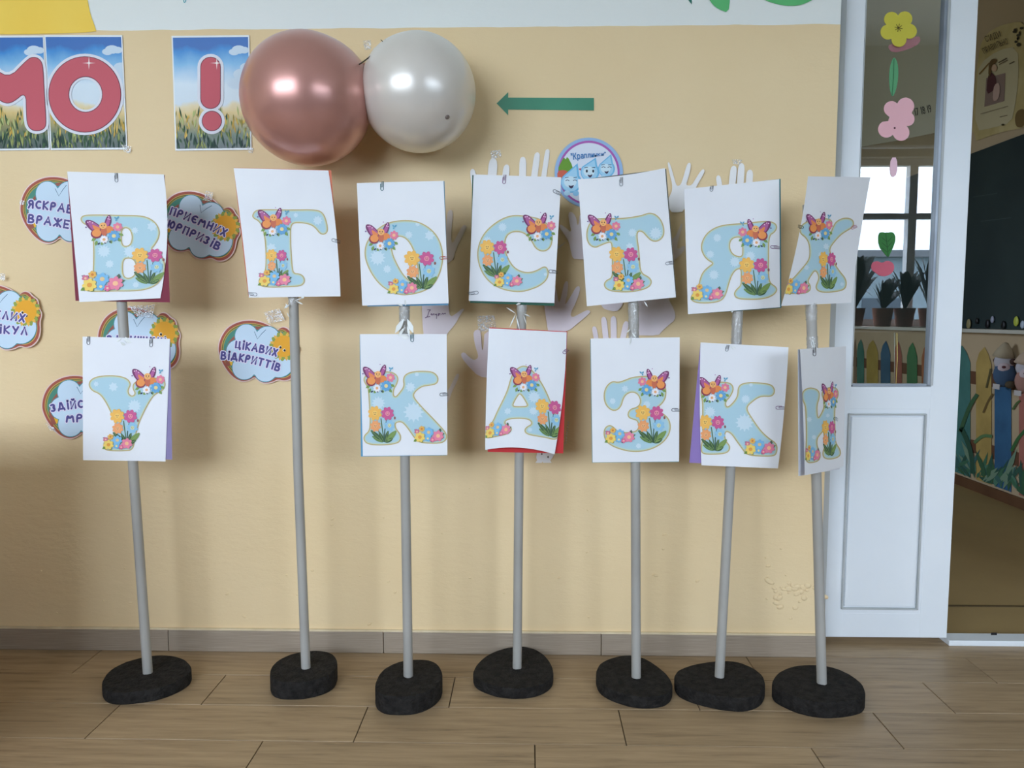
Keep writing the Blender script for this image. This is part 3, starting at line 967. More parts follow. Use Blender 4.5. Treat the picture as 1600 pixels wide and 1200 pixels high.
# ---- letter posters with sky and wheat
def field_mat():
    m = bpy.data.materials.new('sky_and_wheat_print')
    m.use_nodes = True
    n, k = m.node_tree.nodes, m.node_tree.links
    b = n['Principled BSDF']; b.inputs['Roughness'].default_value = .35
    uv = n.new('ShaderNodeTexCoord')
    s = n.new('ShaderNodeSeparateXYZ'); k.new(uv.outputs['UV'], s.inputs[0])
    nz = n.new('ShaderNodeTexNoise'); nz.inputs['Scale'].default_value = 3.5; nz.inputs['Detail'].default_value = 5; k.new(uv.outputs['UV'], nz.inputs['Vector'])
    ad = n.new('ShaderNodeMath'); ad.operation = 'MULTIPLY_ADD'; ad.inputs[1].default_value = .16; k.new(nz.outputs['Fac'], ad.inputs[0]); k.new(s.outputs['Y'], ad.inputs[2])
    r = n.new('ShaderNodeValToRGB')
    stops = [(.08, (26, 52, 44)), (.2, (60, 88, 50)), (.3, (150, 140, 70)), (.40, (214, 186, 110)), (.46, (222, 206, 160)), (.50, (206, 220, 228)), (.66, (210, 226, 236)), (.84, (120, 182, 224)), (.96, (20, 132, 206)), (1.0, (12, 100, 180))]
    r.color_ramp.elements[0].position = stops[0][0]; r.color_ramp.elements[0].color = (*lin(stops[0][1]), 1)
    r.color_ramp.elements[1].position = 1.0; r.color_ramp.elements[1].color = (*lin(stops[-1][1]), 1)
    for p, c in stops[1:-1]:
        e = r.color_ramp.elements.new(p); e.color = (*lin(c), 1)
    k.new(ad.outputs[0], r.inputs[0])
    k.new(r.outputs[0], b.inputs['Base Color'])
    return m
m_field = field_mat()

def letter_poster(q, label, draw):
    t = thing('letter_poster', at_y((q[0][0] + q[2][0]) / 2, q[2][1], -.004), label, 'poster', 'sky and wheat letter posters in the top left')
    sf = Wall(-.0030, .0003)
    card('paper', q, -.0030, M((232, 238, 240), .35), t)
    def L(s, r): return ((1 - r) * ((1 - s) * q[0][0] + s * q[1][0]) + r * ((1 - s) * q[3][0] + s * q[2][0]), (1 - r) * ((1 - s) * q[0][1] + s * q[1][1]) + r * ((1 - s) * q[3][1] + s * q[2][1]))
    e = .016
    me = bpy.data.meshes.new('picture')
    me.from_pydata([sf.pos(*L(*c), 1) for c in ((e, e), (1 - e, e), (1 - e, 1 - e), (e, 1 - e))], [], [(0, 1, 2, 3)])
    uvl = me.uv_layers.new(name='UVMap')
    for i, c in enumerate(((0, 1), (1, 1), (1, 0), (0, 0))): uvl.data[i].uv = c
    me.materials.append(m_field)
    link('picture', me, t)
    a = Art()
    rr = random.Random(int(q[0][0]) + 500)
    a.T = lambda x, y: L(min(max(x, e), 1 - e), min(max(y, e), 1 - e))
    for cx, cy, w in ((.86, .125, .09), (.8, .145, .07), (.93, .13, .07), (.9, .34, .12), (.97, .28, .1), (.82, .42, .12), (.95, .42, .14)):
        a.add(ell(cx, cy, w, w * .42, 14), (206, 224, 238), 2 + rr.random() * .5)
    a.build('printed_clouds', sf, t)['kind'] = 'stuff'
    T_ = a.T
    a = Art(); a.T = T_
    for i in range(170):
        x = rr.random(); y = 1 - rr.random() ** 1.6 * .3
        hh = rr.uniform(.03, .12)
        c = rr.choice([(206, 168, 70), (224, 190, 96), (150, 140, 60), (86, 110, 52), (180, 190, 120), (40, 76, 50)]) if y < .9 else rr.choice([(30, 66, 50), (56, 92, 56), (20, 50, 46), (150, 160, 90)])
        a.add(leaf(x, y, x + rr.uniform(-.04, .04), y - hh, .02), c, 3 + rr.random())
    a.build('printed_wheat', sf, t)['kind'] = 'stuff'
    a = Art()
    def inq(x, y):     # keep the print on the sheet
        S, R_ = Sheet(q, (0, 0, 0, 0)).st(x, y)
        return L(min(max(S, .012), .988), min(max(R_, .012), .988))
    a.T = lambda x, y: inq(x / 4, y / 4)
    draw(a)
    # four-pointed glint
    a.build('letter', sf, t)
    return t

C_RED, C_RIM, C_HALO = (204, 92, 104), (112, 46, 66), (228, 230, 238)
def glint(a, x, y, r=42):
    pts = []
    for i in range(8):
        q_ = r if i % 2 == 0 else r * .12
        pts.append((x + q_ * math.cos(i * PI / 4), y + q_ * math.sin(i * PI / 4)))
    a.add(pts, (250, 236, 232), 9)
    a.add(ell(x, y, 8, 8, 10), (252, 240, 236), 9.3)
def solid(a, loop, holes=()):
    a.ribbon(loop, 4.2, -1.5, C_HALO, 5)
    for h in holes: a.ribbon(h, 1.5, -3.4, C_HALO, 5.2)
    a.add(loop, C_RIM, 6.5, holes)
    a.add(offset_loop(loop, -4.5), C_RED, 7.5, [offset_loop(h, 4.5) for h in holes])
def draw_M(a):
    h = [(45, 498), (170, 370), (200, 355), (235, 358), (262, 385), (272, 430), (280, 600), (292, 770), (280, 805), (240, 822), (195, 815), (168, 780), (162, 700), (160, 577), (90, 635)]
    full = h + [(47, 650)] + [(94 - x, y) for x, y in h[::-1]][:-1]
    solid(a, chaikin(full, 2))
def draw_O(a):
    solid(a, ell(530, 590, 228, 238, 48), [ell(535, 590, 103, 109, 36)])
    glint(a, 556, 394)
def draw_X(a):
    cap = [(1316 + 64 * math.cos(t), 419 - 64 * math.sin(t)) for t in [PI * i / 12 for i in range(13)]] + [(1316 + 64 * math.cos(t), 617 - 64 * math.sin(t)) for t in [PI + PI * i / 12 for i in range(13)]]
    dot = ell(1324, 756, 63, 64, 30)
    a.ribbon(dot, 4.6, -1.5, C_HALO, 5); a.ribbon(cap, 4.6, -1.5, C_HALO, 5.3)
    for lp in (cap, dot):
        a.add(lp, C_RIM, 6.5); a.add(offset_loop(lp, -4.5), C_RED, 7.5)
    glint(a, 1355, 394)
t = letter_poster([(-52, 56), (68.5, 55.5), (78, 234), (-43, 236)], 'poster with the red letter М cut off by the left edge', draw_M)
t = letter_poster([(69, 55), (191, 55), (199, 233.5), (79, 234.5)], 'poster with the red round letter О against sky and wheat', draw_O)
tape([(190, 226), (206, 229), (203, 240), (194, 237)], -.0048, t)
t = letter_poster([(268, 56), (389.5, 55), (393, 234), (274, 235.5)], 'poster with the red exclamation mark beside the rose balloon', draw_X)
tape([(386, 229), (397, 232), (394, 240), (388, 238)], -.0048, t)

# ---- rainbow cloud cut-outs
CLOUD = [(-66, 0), (-64, -16), (-56, -32), (-42, -43), (-24, -49), (-4, -49), (14, -44), (26, -36), (33, -44), (42, -43), (48, -37), (57, -33), (59, -21), (66, -12), (63, 0), (66, 14), (64, 28), (56, 38), (46, 42), (36, 40), (27, 46), (14, 49), (5, 46), (-2, 40), (-9, 46), (-20, 50), (-33, 47), (-46, 37), (-57, 23), (-63, 11)]
def rainbow_cloud(cx, cy, sx, sy, rot, label, lines, lift=.005):
    t = thing('cloud_cutout', at_y(cx, cy, -lift), label, 'wall decoration', 'rainbow cloud cut-outs on the left of the wall')
    base = Art().at(cx, cy, sx, sy, rot)
    loop = [base.T(*p) for p in chaikin(CLOUD, 2)]
    card('card', loop, -lift, M((236, 206, 198), .3), t, .0012)
    sf = Wall(-lift, .0002)
    a = Art().at(cx, cy, sx, sy, rot)
    def sh(d): return [(x * (1 - d / 66), y * (1 - d / 50)) for x, y in chaikin(CLOUD, 2)]
    for d, c, l in ((1.6, (168, 84, 66), 1), (5.2, (206, 160, 84), 2), (6.6, (84, 104, 52), 3), (7.8, (176, 156, 66), 3.6), (9.2, (74, 140, 120), 4.2)):
        a.add(sh(d), c, l)
    # arcs of the rainbow on the left
    def arc(r0, r1, c, l, a0=156, a1=268):
        P = [(8 + 62 * r0 * math.cos(math.radians(t_)), 8 + 49 * r0 * math.sin(math.radians(t_))) for t_ in range(a0, a1, 6)]
        Q = [(8 + 62 * r1 * math.cos(math.radians(t_)), 8 + 49 * r1 * math.sin(math.radians(t_))) for t_ in range(a0, a1, 6)]
        a.add(P + Q[::-1], c, l)
    arc(.99, .88, (158, 88, 72), 4.8); arc(.88, .72, (240, 190, 44), 4.9); arc(.72, .5, (66, 138, 62), 5.0)
    a.build('rainbow', sf, t)
    a = Art().at(cx, cy, sx, sy, rot)
    blue, edge = (204, 226, 242), (70, 150, 160)
    cl = [(-22, -23, 18), (12, -21, 20), (-34, 2, 17), (34, 12, 24), (-20, 26, 19), (14, 27, 18), (-4, 2, 26), (20, 0, 24)]
    a.add(blob_union(0, 2, [(x, y, r + 1.1) for x, y, r in cl]), edge, 5.6)
    a.add(blob_union(0, 2, cl), blue, 6.2)
    a.stroke([(-10, -31), (-4, -20), (2, -29), (8, -36)], .9, (60, 110, 140), 6.7)
    a.build('cloud', sf, t)
    a = Art().at(cx, cy, sx, sy, rot)
    sx0, sy0 = 39, -13
    pts = []
    for i in range(24):
        r = 25 if i % 2 == 0 else 18.5
        pts.append((sx0 + r * math.cos(i * PI / 12), sy0 + r * math.sin(i * PI / 12)))
    a.add(chaikin(pts, 1), (150, 166, 72), 7)
    for i in range(12):
        an = i * PI / 6 + .2
        a.add(leaf(sx0 + 13 * math.cos(an), sy0 + 13 * math.sin(an), sx0 + 23.5 * math.cos(an), sy0 + 23.5 * math.sin(an), 5), (238, 186, 76), 7.5)
    a.add(ell(sx0, sy0, 17, 17, 28), (240, 172, 36), 8)
    for dx, dy in ((-5, 2), (2, 6)):
        a.add(ell(sx0 + dx - .6, sy0 + dy, 2.6, 2.6, 10), (250, 236, 200), 8.5)
        a.add(ell(sx0 + dx, sy0 + dy + .3, 1.8, 1.9, 10), (40, 36, 30), 9)
    a.build('sun', sf, t)
    a = Art().at(cx, cy, sx, sy, rot)
    for s, x, y, size, xs, slope, bend in lines:
        pen_text(a, s, x, y, size, (234, 228, 246), 9.6, 5.6, W=xs, slope=slope, arc=bend)
        pen_text(a, s, x, y, size, (82, 76, 142), 10.8, 3.0, W=xs, slope=slope, arc=bend)
    a.build('lettering', sf, t)
    return t
t = rainbow_cloud(96, 328, 1.0, 1.08, 0, 'rainbow cloud cut-out half hidden behind the В sheet, two lettered lines', [('ЯСКРАВИХ', -5, -4, 10.5, 92, 8, 10), ('ВРАЖЕНЬ', -8, 18, 10.5, 86, 9, 6)])
tape([(30, 312), (38, 313), (38, 320), (31, 320)], -.0085, t)
t = rainbow_cloud(311, 353, 1.0, 1.02, 20, 'rainbow cloud cut-out between the В and Г sheets, tilted to the right', [('ПРИЄМНИХ', -3, -7, 10.5, 92, 2, 8), ('СЮРПРИЗІВ', -8, 14, 10.5, 98, 4, 10)], .007)
tape([(322, 298), (333, 301), (330, 316), (318, 312)], -.0105, t)
t = rainbow_cloud(0, 496, 1.0, 1.04, 6, 'rainbow cloud cut-out cut off by the left edge of the picture', [('ВЕСЕЛИХ', -4, -4, 10.5, 84, 0, 8), ('КАНІКУЛ', 2, 18, 10.5, 84, -4, 6)], .009)
tape([(-4, 426), (8, 428), (8, 438), (-3, 438)], -.013, t)
t = rainbow_cloud(217, 532, 1.0, 1.06, 3, 'rainbow cloud cut-out sitting behind the top of the У sheet', [('ЗАТИШНИХ', -4, 0, 10.5, 90, 0, 4), ('СВЯТ', -4, 20, 10.5, 44, 0, 4)], .006)
tape([(200, 478), (242, 476), (238, 497), (214, 494)], -.0095, t)
t = rainbow_cloud(404, 550, .98, 1.0, 6, 'rainbow cloud cut-out crossed by the second pole from the left', [('ЦІКАВИХ', -4, -6, 10.5, 66, 5, 10), ('ВІДКРИТТІВ', -11, 13, 10.5, 94, 6, 16)], .006)
tape([(412, 488), (436, 482), (446, 500), (420, 506)], -.0095, t)
t = rainbow_cloud(130, 636, 1.0, 1.02, 0, 'rainbow cloud cut-out half hidden behind the У sheet, low on the wall', [('ЗДІЙСНЕННЯ', 2, -5, 10.5, 104, -4, 14), ('МРІЙ', -4, 17, 10.5, 44, 0, 4)], .006)
tape([(70, 660), (84, 668), (90, 676), (78, 672)], -.0095, t)

# ---- green arrow
t = thing('arrow_sticker', at_y(850, 180, -.002), 'green arrow pointing left on the wall right of the balloons', 'sticker')
card('arrow', [(776, 161.5), (794, 144), (794, 152.5), (928, 153), (928, 172.5), (794, 171), (794, 180)], -.0018, noisy('arrow_green', (62, 132, 104), (74, 146, 116), nscale=6, rough=.35), t)

# ---- round group badge
t = thing('round_badge', at_y(920, 324, -.004), 'round blue-rimmed badge with smiling water drops above the С and Т sheets', 'sign')
card('disc', ell(920, 270, 53.5, 55, 56), -.004, M((156, 190, 228), .35), t, .001)
sf = Wall(-.004, .00022)
a = Art().zoom(8, 840, 190)
a.add(ell(640, 640, 386, 402, 56), (178, 96, 178), 1); a.add(ell(640, 642, 360, 376, 56), (226, 232, 244), 2)
a.build('rim', sf, t)
a = Art().zoom(8, 840, 190)
a.add(chaikin([(250, 600), (290, 510), (330, 440), (350, 480), (372, 430), (440, 560), (440, 640), (300, 660)], 1), (108, 158, 50), 3)
a.add(chaikin([(245, 620), (330, 600), (400, 640), (330, 760), (250, 730)], 1), (214, 100, 76), 3.4)
a.add([(510, 590), (580, 575), (560, 630)], (190, 70, 96), 3.4)
a.build('leaf', sf, t)
def drop(tx, ty, cx, cy, r, l, wink):
    a = Art().zoom(8, 840, 190)
    body = [(tx, ty)] + [(cx + r * math.cos(math.radians(g)), cy + r * math.sin(math.radians(g))) for g in range(-40, 230, 15)]
    a.add(body, (116, 190, 230), l)
    a.add([(cx + (x - cx) * .86 - r * .05, cy + (y - cy) * .86 + r * .02) for x, y in body], (168, 216, 242), l + .5)
    a.add(ell(cx - r * .1, cy - r * .05, r * .6, r * .55, 20), (214, 236, 246), l + 1)
    for e in (-1, 1):
        if wink: a.stroke([(cx + e * r * .36 - 24, cy - r * .16), (cx + e * r * .36, cy - r * .25), (cx + e * r * .36 + 24, cy - r * .14)], 1.0, (40, 60, 90), l + 1.4)
        else: a.add(ell(cx + e * r * .34, cy - r * .1, 13, 20, 10), (30, 40, 60), l + 1.4)
        a.stroke([(cx + e * r * .4 - 24, cy - r * .45), (cx + e * r * .4 + 20, cy - r * .5)], .9, (40, 60, 90), l + 1.4)
    a.add(chaikin([(cx - r * .3, cy + r * .25), (cx, cy + r * .36), (cx + r * .3, cy + r * .2), (cx + r * .12, cy + r * .58), (cx - r * .1, cy + r * .58)], 1), (60, 50, 80), l + 1.4)
    a.add(ell(cx - r * .4, cy + r * 1.02, r * .3, r * .26, 14), (190, 226, 246), l + .8); a.add(ell(cx + r * .45, cy + r * 1.05, r * .3, r * .26, 14), (150, 206, 240), l + .8)
    a.build('water_drop', sf, t)
drop(920, 405, 862, 590, 105, 4, True)
drop(728, 450, 655, 630, 118, 6, False)
drop(500, 520, 420, 760, 130, 8, True)
a = Art().zoom(8, 840, 190)
text(a, '"Краплинки"', 635, 418, 120, (66, 130, 190), 10.5, off=.02, sx=.62, slope=-5, track=.12, taper=.55)
a.build('lettering', sf, t)

# ---- paper hands
def hand_loop(base_l, base_r, fingers):
    pts = [base_l]
    for bx, by, tx, ty, w in fingers:
        d = Vector((tx - bx, ty - by)); L = d.length; d /= L
        n = Vector((-d.y, d.x)) * w / 2
        if n.x > 0: n = -n
        b, tp = Vector((bx, by)), Vector((tx, ty))
        for p in (b + n * .95, b + d * L * .5 + n, tp - d * w * .45 + n * .95, tp + n * .4, tp - n * .4, tp - d * w * .45 - n * .95, b + d * L * .5 - n, b - n * .95):
            pts.append((p.x, p.y))
    pts.append(base_r)
    return chaikin(pts, 1)
def Z(k, ox, oy, pts): return [(x / k + ox, y / k + oy) for x, y in pts]
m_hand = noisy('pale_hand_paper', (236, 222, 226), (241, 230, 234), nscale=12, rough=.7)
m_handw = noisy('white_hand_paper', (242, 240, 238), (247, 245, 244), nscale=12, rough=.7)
m_handg = noisy('beige_shaded_hand_paper', (222, 206, 192), (230, 214, 202), nscale=12, rough=.7)  # beige paper; the darker tone also stands for shadow on some hands
HG = 'cut-out paper hands on the wall'
def hand(loop, lift, mat, label):
    o = card('paper_hand', loop, -lift, mat, None, .0006)
    return tag(o, label, 'paper hand', HG)
hand(hand_loop((745, 350), (806, 350), [(744, 310, 738, 264, 9), (767, 300, 771, 247, 14), (787, 300, 792, 257, 10.5), (802, 312, 806, 282, 9)]), .004, m_handw, 'white paper hand with two fingertips showing above the left of the С sheet')
hand(hand_loop((806, 345), (864, 345), [(816, 300, 817, 245, 11), (832, 296, 840, 238, 10), (846, 300, 856, 233, 8), (858, 315, 874, 285, 7)]), .0025, m_handw, 'white paper hand fanning up between the С sheet and the round badge')
hand(hand_loop((676, 412), (706, 412), [(684, 370, 688, 336, 8), (700, 370, 704, 328, 9), (710, 384, 727, 352, 8)]), .003, m_handg, 'paper hand with shade in its colour peeking out right of the О sheet')
h4 = hand(chaikin([(659, 470), (660, 505), (662, 524), (664, 560), (690, 560), (696, 524), (711, 507), (719, 492), (726, 483), (722, 482), (714, 489), (703, 496), (701, 478), (700, 462), (660, 462)], 1), .004, m_hand, 'paper hand with a handwritten name between the О and К sheets')
a = Art().zoom(11.43, 560, 470)
ink = (120, 84, 120)
for st in ([(1230, 160), (1300, 160), (1260, 180), (1240, 270), (1200, 310), (1190, 300), (1280, 280)], [(1290, 250), (1310, 220), (1310, 270), (1345, 220), (1350, 260)], [(1365, 230), (1380, 260), (1400, 220), (1395, 320)], [(1430, 215), (1420, 290), (1440, 230), (1460, 220), (1455, 260)], [(1490, 250), (1505, 210), (1520, 250), (1550, 210), (1555, 240)]):
    a.stroke(chaikin(st, 2, False), 1.0, ink, 1)
a.build('handwriting', Wall(-.0042, .0003), h4)
hand(chaikin(Z(4, 540, 440, [(800, 310), (800, 350), (812, 410), (826, 450), (828, 478), (802, 492), (772, 472), (742, 440), (720, 448), (726, 478), (772, 535), (830, 592), (900, 604), (960, 600), (960, 340), (868, 300), (862, 420), (852, 432), (846, 320), (832, 296)]), 1), .005, m_hand, 'lilac paper hand sticking out left of the А sheet')
hand(chaikin(Z(5, 840, 320, [(238, 66), (248, 135), (268, 222), (215, 175), (172, 148), (170, 176), (215, 240), (245, 290), (260, 360), (272, 412), (295, 426), (420, 426), (420, 66), (330, 64), (322, 150), (310, 160), (300, 90), (262, 50)]), 1), .006, m_hand, 'lilac paper hand between the С and Т sheets just under the badge')
hand(chaikin(Z(5, 840, 320, [(40, 700), (60, 850), (82, 990), (90, 1010), (232, 994), (330, 912), (404, 850), (412, 828), (384, 822), (330, 850), (270, 882), (254, 852), (300, 762), (332, 668), (328, 634), (300, 640), (262, 710), (222, 776), (214, 770), (234, 690), (240, 608), (226, 592), (208, 612), (192, 680), (178, 742), (166, 768), (152, 700), (140, 636), (126, 650), (100, 700)]), 1), .005, m_hand, 'large lilac paper hand with spread fingers above the А sheet')
hand(hand_loop((926, 570), (976, 570), [(932, 532, 928, 510, 7.5), (947, 532, 943, 495, 9), (959, 532, 958.5, 494, 9.5), (972, 534, 979, 502, 9), (982, 548, 996, 530, 8)]), .004, m_hand, 'paper hand with four fingertips standing above the З sheet')
hand(chaikin(Z(8.89, 900, 440, [(760, 150), (1290, 150), (1290, 260), (1335, 330), (1384, 450), (1370, 535), (1300, 592), (1190, 690), (1150, 750), (780, 745)]), 1), .004, m_hand, 'broad grey-lilac paper palm behind the pole under the Т sheet')
hand(chaikin(Z(8.89, 900, 440, [(330, 250), (350, 332), (400, 390), (560, 418), (618, 366), (650, 310), (660, 240)]), 1), .005, m_hand, 'small paper palm edge peeking out under the left of the Т sheet')
hand(chaikin(Z(8.89, 1020, 230, [(203, 222), (222, 204), (246, 250), (285, 385), (322, 520), (350, 542), (388, 520), (420, 430), (448, 330), (478, 232), (508, 212), (532, 236), (518, 330), (488, 440), (462, 512), (480, 532), (540, 530), (600, 430), (670, 322), (704, 302), (722, 330), (690, 400), (640, 485), (600, 560), (560, 640), (470, 720), (438, 890), (330, 910), (238, 900), (212, 720), (250, 650), (268, 600), (270, 510), (236, 380)]), 1), .006, m_handw, 'bright white paper hand with spread fingers between the Т and Я sheets')
hand(hand_loop((1112, 350), (1184, 350), [(1126, 300, 1122, 274, 8), (1143, 296, 1147, 259, 10.5), (1156, 296, 1159, 255, 10.5), (1170, 296, 1172, 265, 10.5)]), .004, m_handw, 'white paper hand with three fingertips showing above the Я sheet')
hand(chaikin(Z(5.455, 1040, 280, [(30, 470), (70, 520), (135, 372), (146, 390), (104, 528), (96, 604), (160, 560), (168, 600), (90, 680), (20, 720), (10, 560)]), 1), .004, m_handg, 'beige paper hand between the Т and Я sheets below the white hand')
hand(chaikin(Z(6.67, 620, 560, [(470, 420), (545, 318), (618, 166), (640, 158), (652, 172), (640, 214), (575, 345), (540, 450), (470, 540)]), 1), .003, m_handg, 'single paper finger with shade in its colour sticking out right of the first К sheet')
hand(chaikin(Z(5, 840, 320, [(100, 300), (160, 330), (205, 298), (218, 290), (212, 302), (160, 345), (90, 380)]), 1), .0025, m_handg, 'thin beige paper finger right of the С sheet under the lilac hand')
def paper_scrap(loop, holes, label):
    t = thing('paper_scrap', at_y(*loop[0], -.004), label, 'paper cut-out')
    card('scrap', loop, -.005, m_handw, t)
    for u, v, r, c in holes:
        card('print_spot', ell(u, v, r, r * 1.3, 10), -.0056, M(c), t, .0003)
    return t
paper_scrap(Z(11.43, 760, 660, [(870, 400), (890, 490), (905, 560), (888, 620), (905, 680), (874, 722), (990, 722), (1000, 700), (1015, 722), (1165, 720), (1140, 680), (1185, 620), (1215, 560), (1215, 400)]), [(846.5, 709.5, 1.3, (120, 110, 100)), (856.4, 714, 1.4, (120, 110, 100))], 'small white castle-shaped paper scrap under the А sheet')
t = thing('bead_strip', at_y(886, 700, -.004), 'pale beaded strip hanging beside the red edge of the А sheet', 'wall decoration')
bm = bmesh.new()
for i in range(9):
    p = at_y(888 - i * .55, 660 + i * 4, -.006)
    bmesh.ops.create_icosphere(bm, subdivisions=1, radius=.0028, matrix=Matrix.Translation(p))
from_bm('beads', bm, m_handg, t)['kind'] = 'stuff'

# ---- loose clear tape on the wall
def wall_tape(loop, label):
    o = card('clear_tape', loop, -.0016, m_tape, None, .0003)
    tag(o, label, 'tape', 'pieces of clear tape stuck to the wall')
wall_tape([(745, 494), (772, 492), (776, 516), (748, 519)], 'piece of shiny crinkled tape on the wall left above the А sheet')
wall_tape([(766, 236), (782, 234), (784, 246), (768, 248)], 'scrap of clear tape above the leftmost white paper hand')
wall_tape([(567, 64), (579, 62), (580, 76), (570, 78)], 'strip of clear tape behind the string between the balloons')
wall_tape([(1144, 249), (1160, 250), (1158, 258), (1146, 257)], 'scrap of clear tape above the fingertips over the Я sheet')

# ------------------------------------------------------------------ balloons
def balloon_mat(name, c, metal, rough, sss=0.0, coat=.3):
    m = bpy.data.materials.new(name)
    m.use_nodes = True
    b = m.node_tree.nodes['Principled BSDF']
    n, k = m.node_tree.nodes, m.node_tree.links
    nz = n.new('ShaderNodeTexNoise'); nz.inputs['Scale'].default_value = 6
    mx = n.new('ShaderNodeMix'); mx.data_type = 'RGBA'
    mx.inputs[6].default_value = (*lin(c), 1); mx.inputs[7].default_value = (*lin(tuple(min(255, x + 6) for x in c)), 1)
    k.new(nz.outputs['Fac'], mx.inputs[0]); k.new(mx.outputs[2], b.inputs['Base Color'])
    b.inputs['Metallic'].default_value = metal
    b.inputs['Roughness'].default_value = rough
    b.inputs['Coat Weight'].default_value = coat
    b.inputs['Coat Roughness'].default_value = .22
    return m
def balloon(u, v, r, Y, knot, mat, label, dot=None):
    c = at_y(u, v, Y)
    t = thing('balloon', c, label, 'balloon', 'pair of balloons taped to the wall')
    s = (c - CP).length / F
    R_ = r * s
    k = at_y(knot[0], knot[1], Y + .035)
    ax = (k - c).normalized()
    prof = []
    N = 40
    for i in range(N + 1):
        th = PI * i / N
        x = -math.cos(th); y = math.sin(th)
        if x > .55:                                  # neck towards the knot
            f = (x - .55) / .45
            y = y * (1 - .05 * f); x += .035 * f * f
        prof.append((x * R_, y * R_))
    bm = bmesh.new()
    zx = ax; zy = ax.orthogonal().normalized(); zz = zx.cross(zy)
    seg = 64
    rings = []
    for x, y in prof:
        if y < 1e-5:
            rings.append([bm.verts.new(c + zx * x)])
        else:
            rings.append([bm.verts.new(c + zx * x + (zy * math.cos(2 * PI * j / seg) + zz * math.sin(2 * PI * j / seg)) * y) for j in range(seg)])
    for i in range(N):
        a_, b_ = rings[i], rings[i + 1]
        for j in range(seg):
            j2 = (j + 1) % seg
            if len(a_) == 1: bm.faces.new((a_[0], b_[j], b_[j2]))
            elif len(b_) == 1: bm.faces.new((a_[j2], a_[j], b_[0]))
            else: bm.faces.new((a_[j], b_[j], b_[j2], a_[j2]))
    bmesh.ops.recalc_face_normals(bm, faces=bm.faces)
    from_bm('body', bm, mat, t, True)
    e = c + ax * R_ * 1.025
    tube('knot', [e, e + ax * .008, e + ax * .014, e + ax * .02], [.006, .009, .005, .011], mat, t, 12)
    if dot:
        d = (at_y(dot[0], dot[1], Y - R_ * .6) - CP).normalized()
        # first crossing of the sphere
        oc = CP - c; bq = d.dot(oc); cq = oc.length_squared - R_ * R_
        h = -bq - math.sqrt(max(bq * bq - cq, 0))
        p = CP + d * h
        nrm = (p - c).normalized()
        bm = bmesh.new()
        bmesh.ops.create_uvsphere(bm, u_segments=14, v_segments=8, radius=1)
        bmesh.ops.transform(bm, matrix=Matrix.Translation(p) @ nrm.to_track_quat('Z', 'Y').to_matrix().to_4x4() @ Matrix.Diagonal((.0065, .0055, .0025, 1)), verts=bm.verts)
        from_bm('tip', bm, M((128, 116, 110), .4), t, True)
    return t, e
tr_, k1 = balloon(480, 155.5, 91.5, -.165, (566, 106), balloon_mat('rose_pearl_latex', (200, 146, 136), .5, .30), 'shiny rose-brown balloon beside the exclamation mark poster')
tw_, k2 = balloon(653.5, 145.5, 83.5, -.135, (592, 84), balloon_mat('white_pearl_latex', (226, 220, 212), .25, .30), 'pearly white balloon left of the green arrow', (699, 183))
st_ = thing('string', at_y(580, 90, -.1), 'thin dark string tied between the two balloons', 'string')
sp = [at_y(u, v, y) for u, v, y in ((556, 104, -.205), (567, 97, -.2), (580, 87, -.2), (590, 74, -.2), (600, 67, -.2))]
tube('cord', sp, .0015, M((60, 54, 40), .8), st_, 6)
tube('frayed_end', [at_y(595, 62, -.2), at_y(600, 67, -.2), at_y(598, 71, -.2)], .0009, M((60, 54, 40), .8), st_, 6)
tube('frayed_end', [at_y(602, 62, -.2), at_y(600, 67, -.2), at_y(602, 71, -.2)], .0009, M((60, 54, 40), .8), st_, 6)

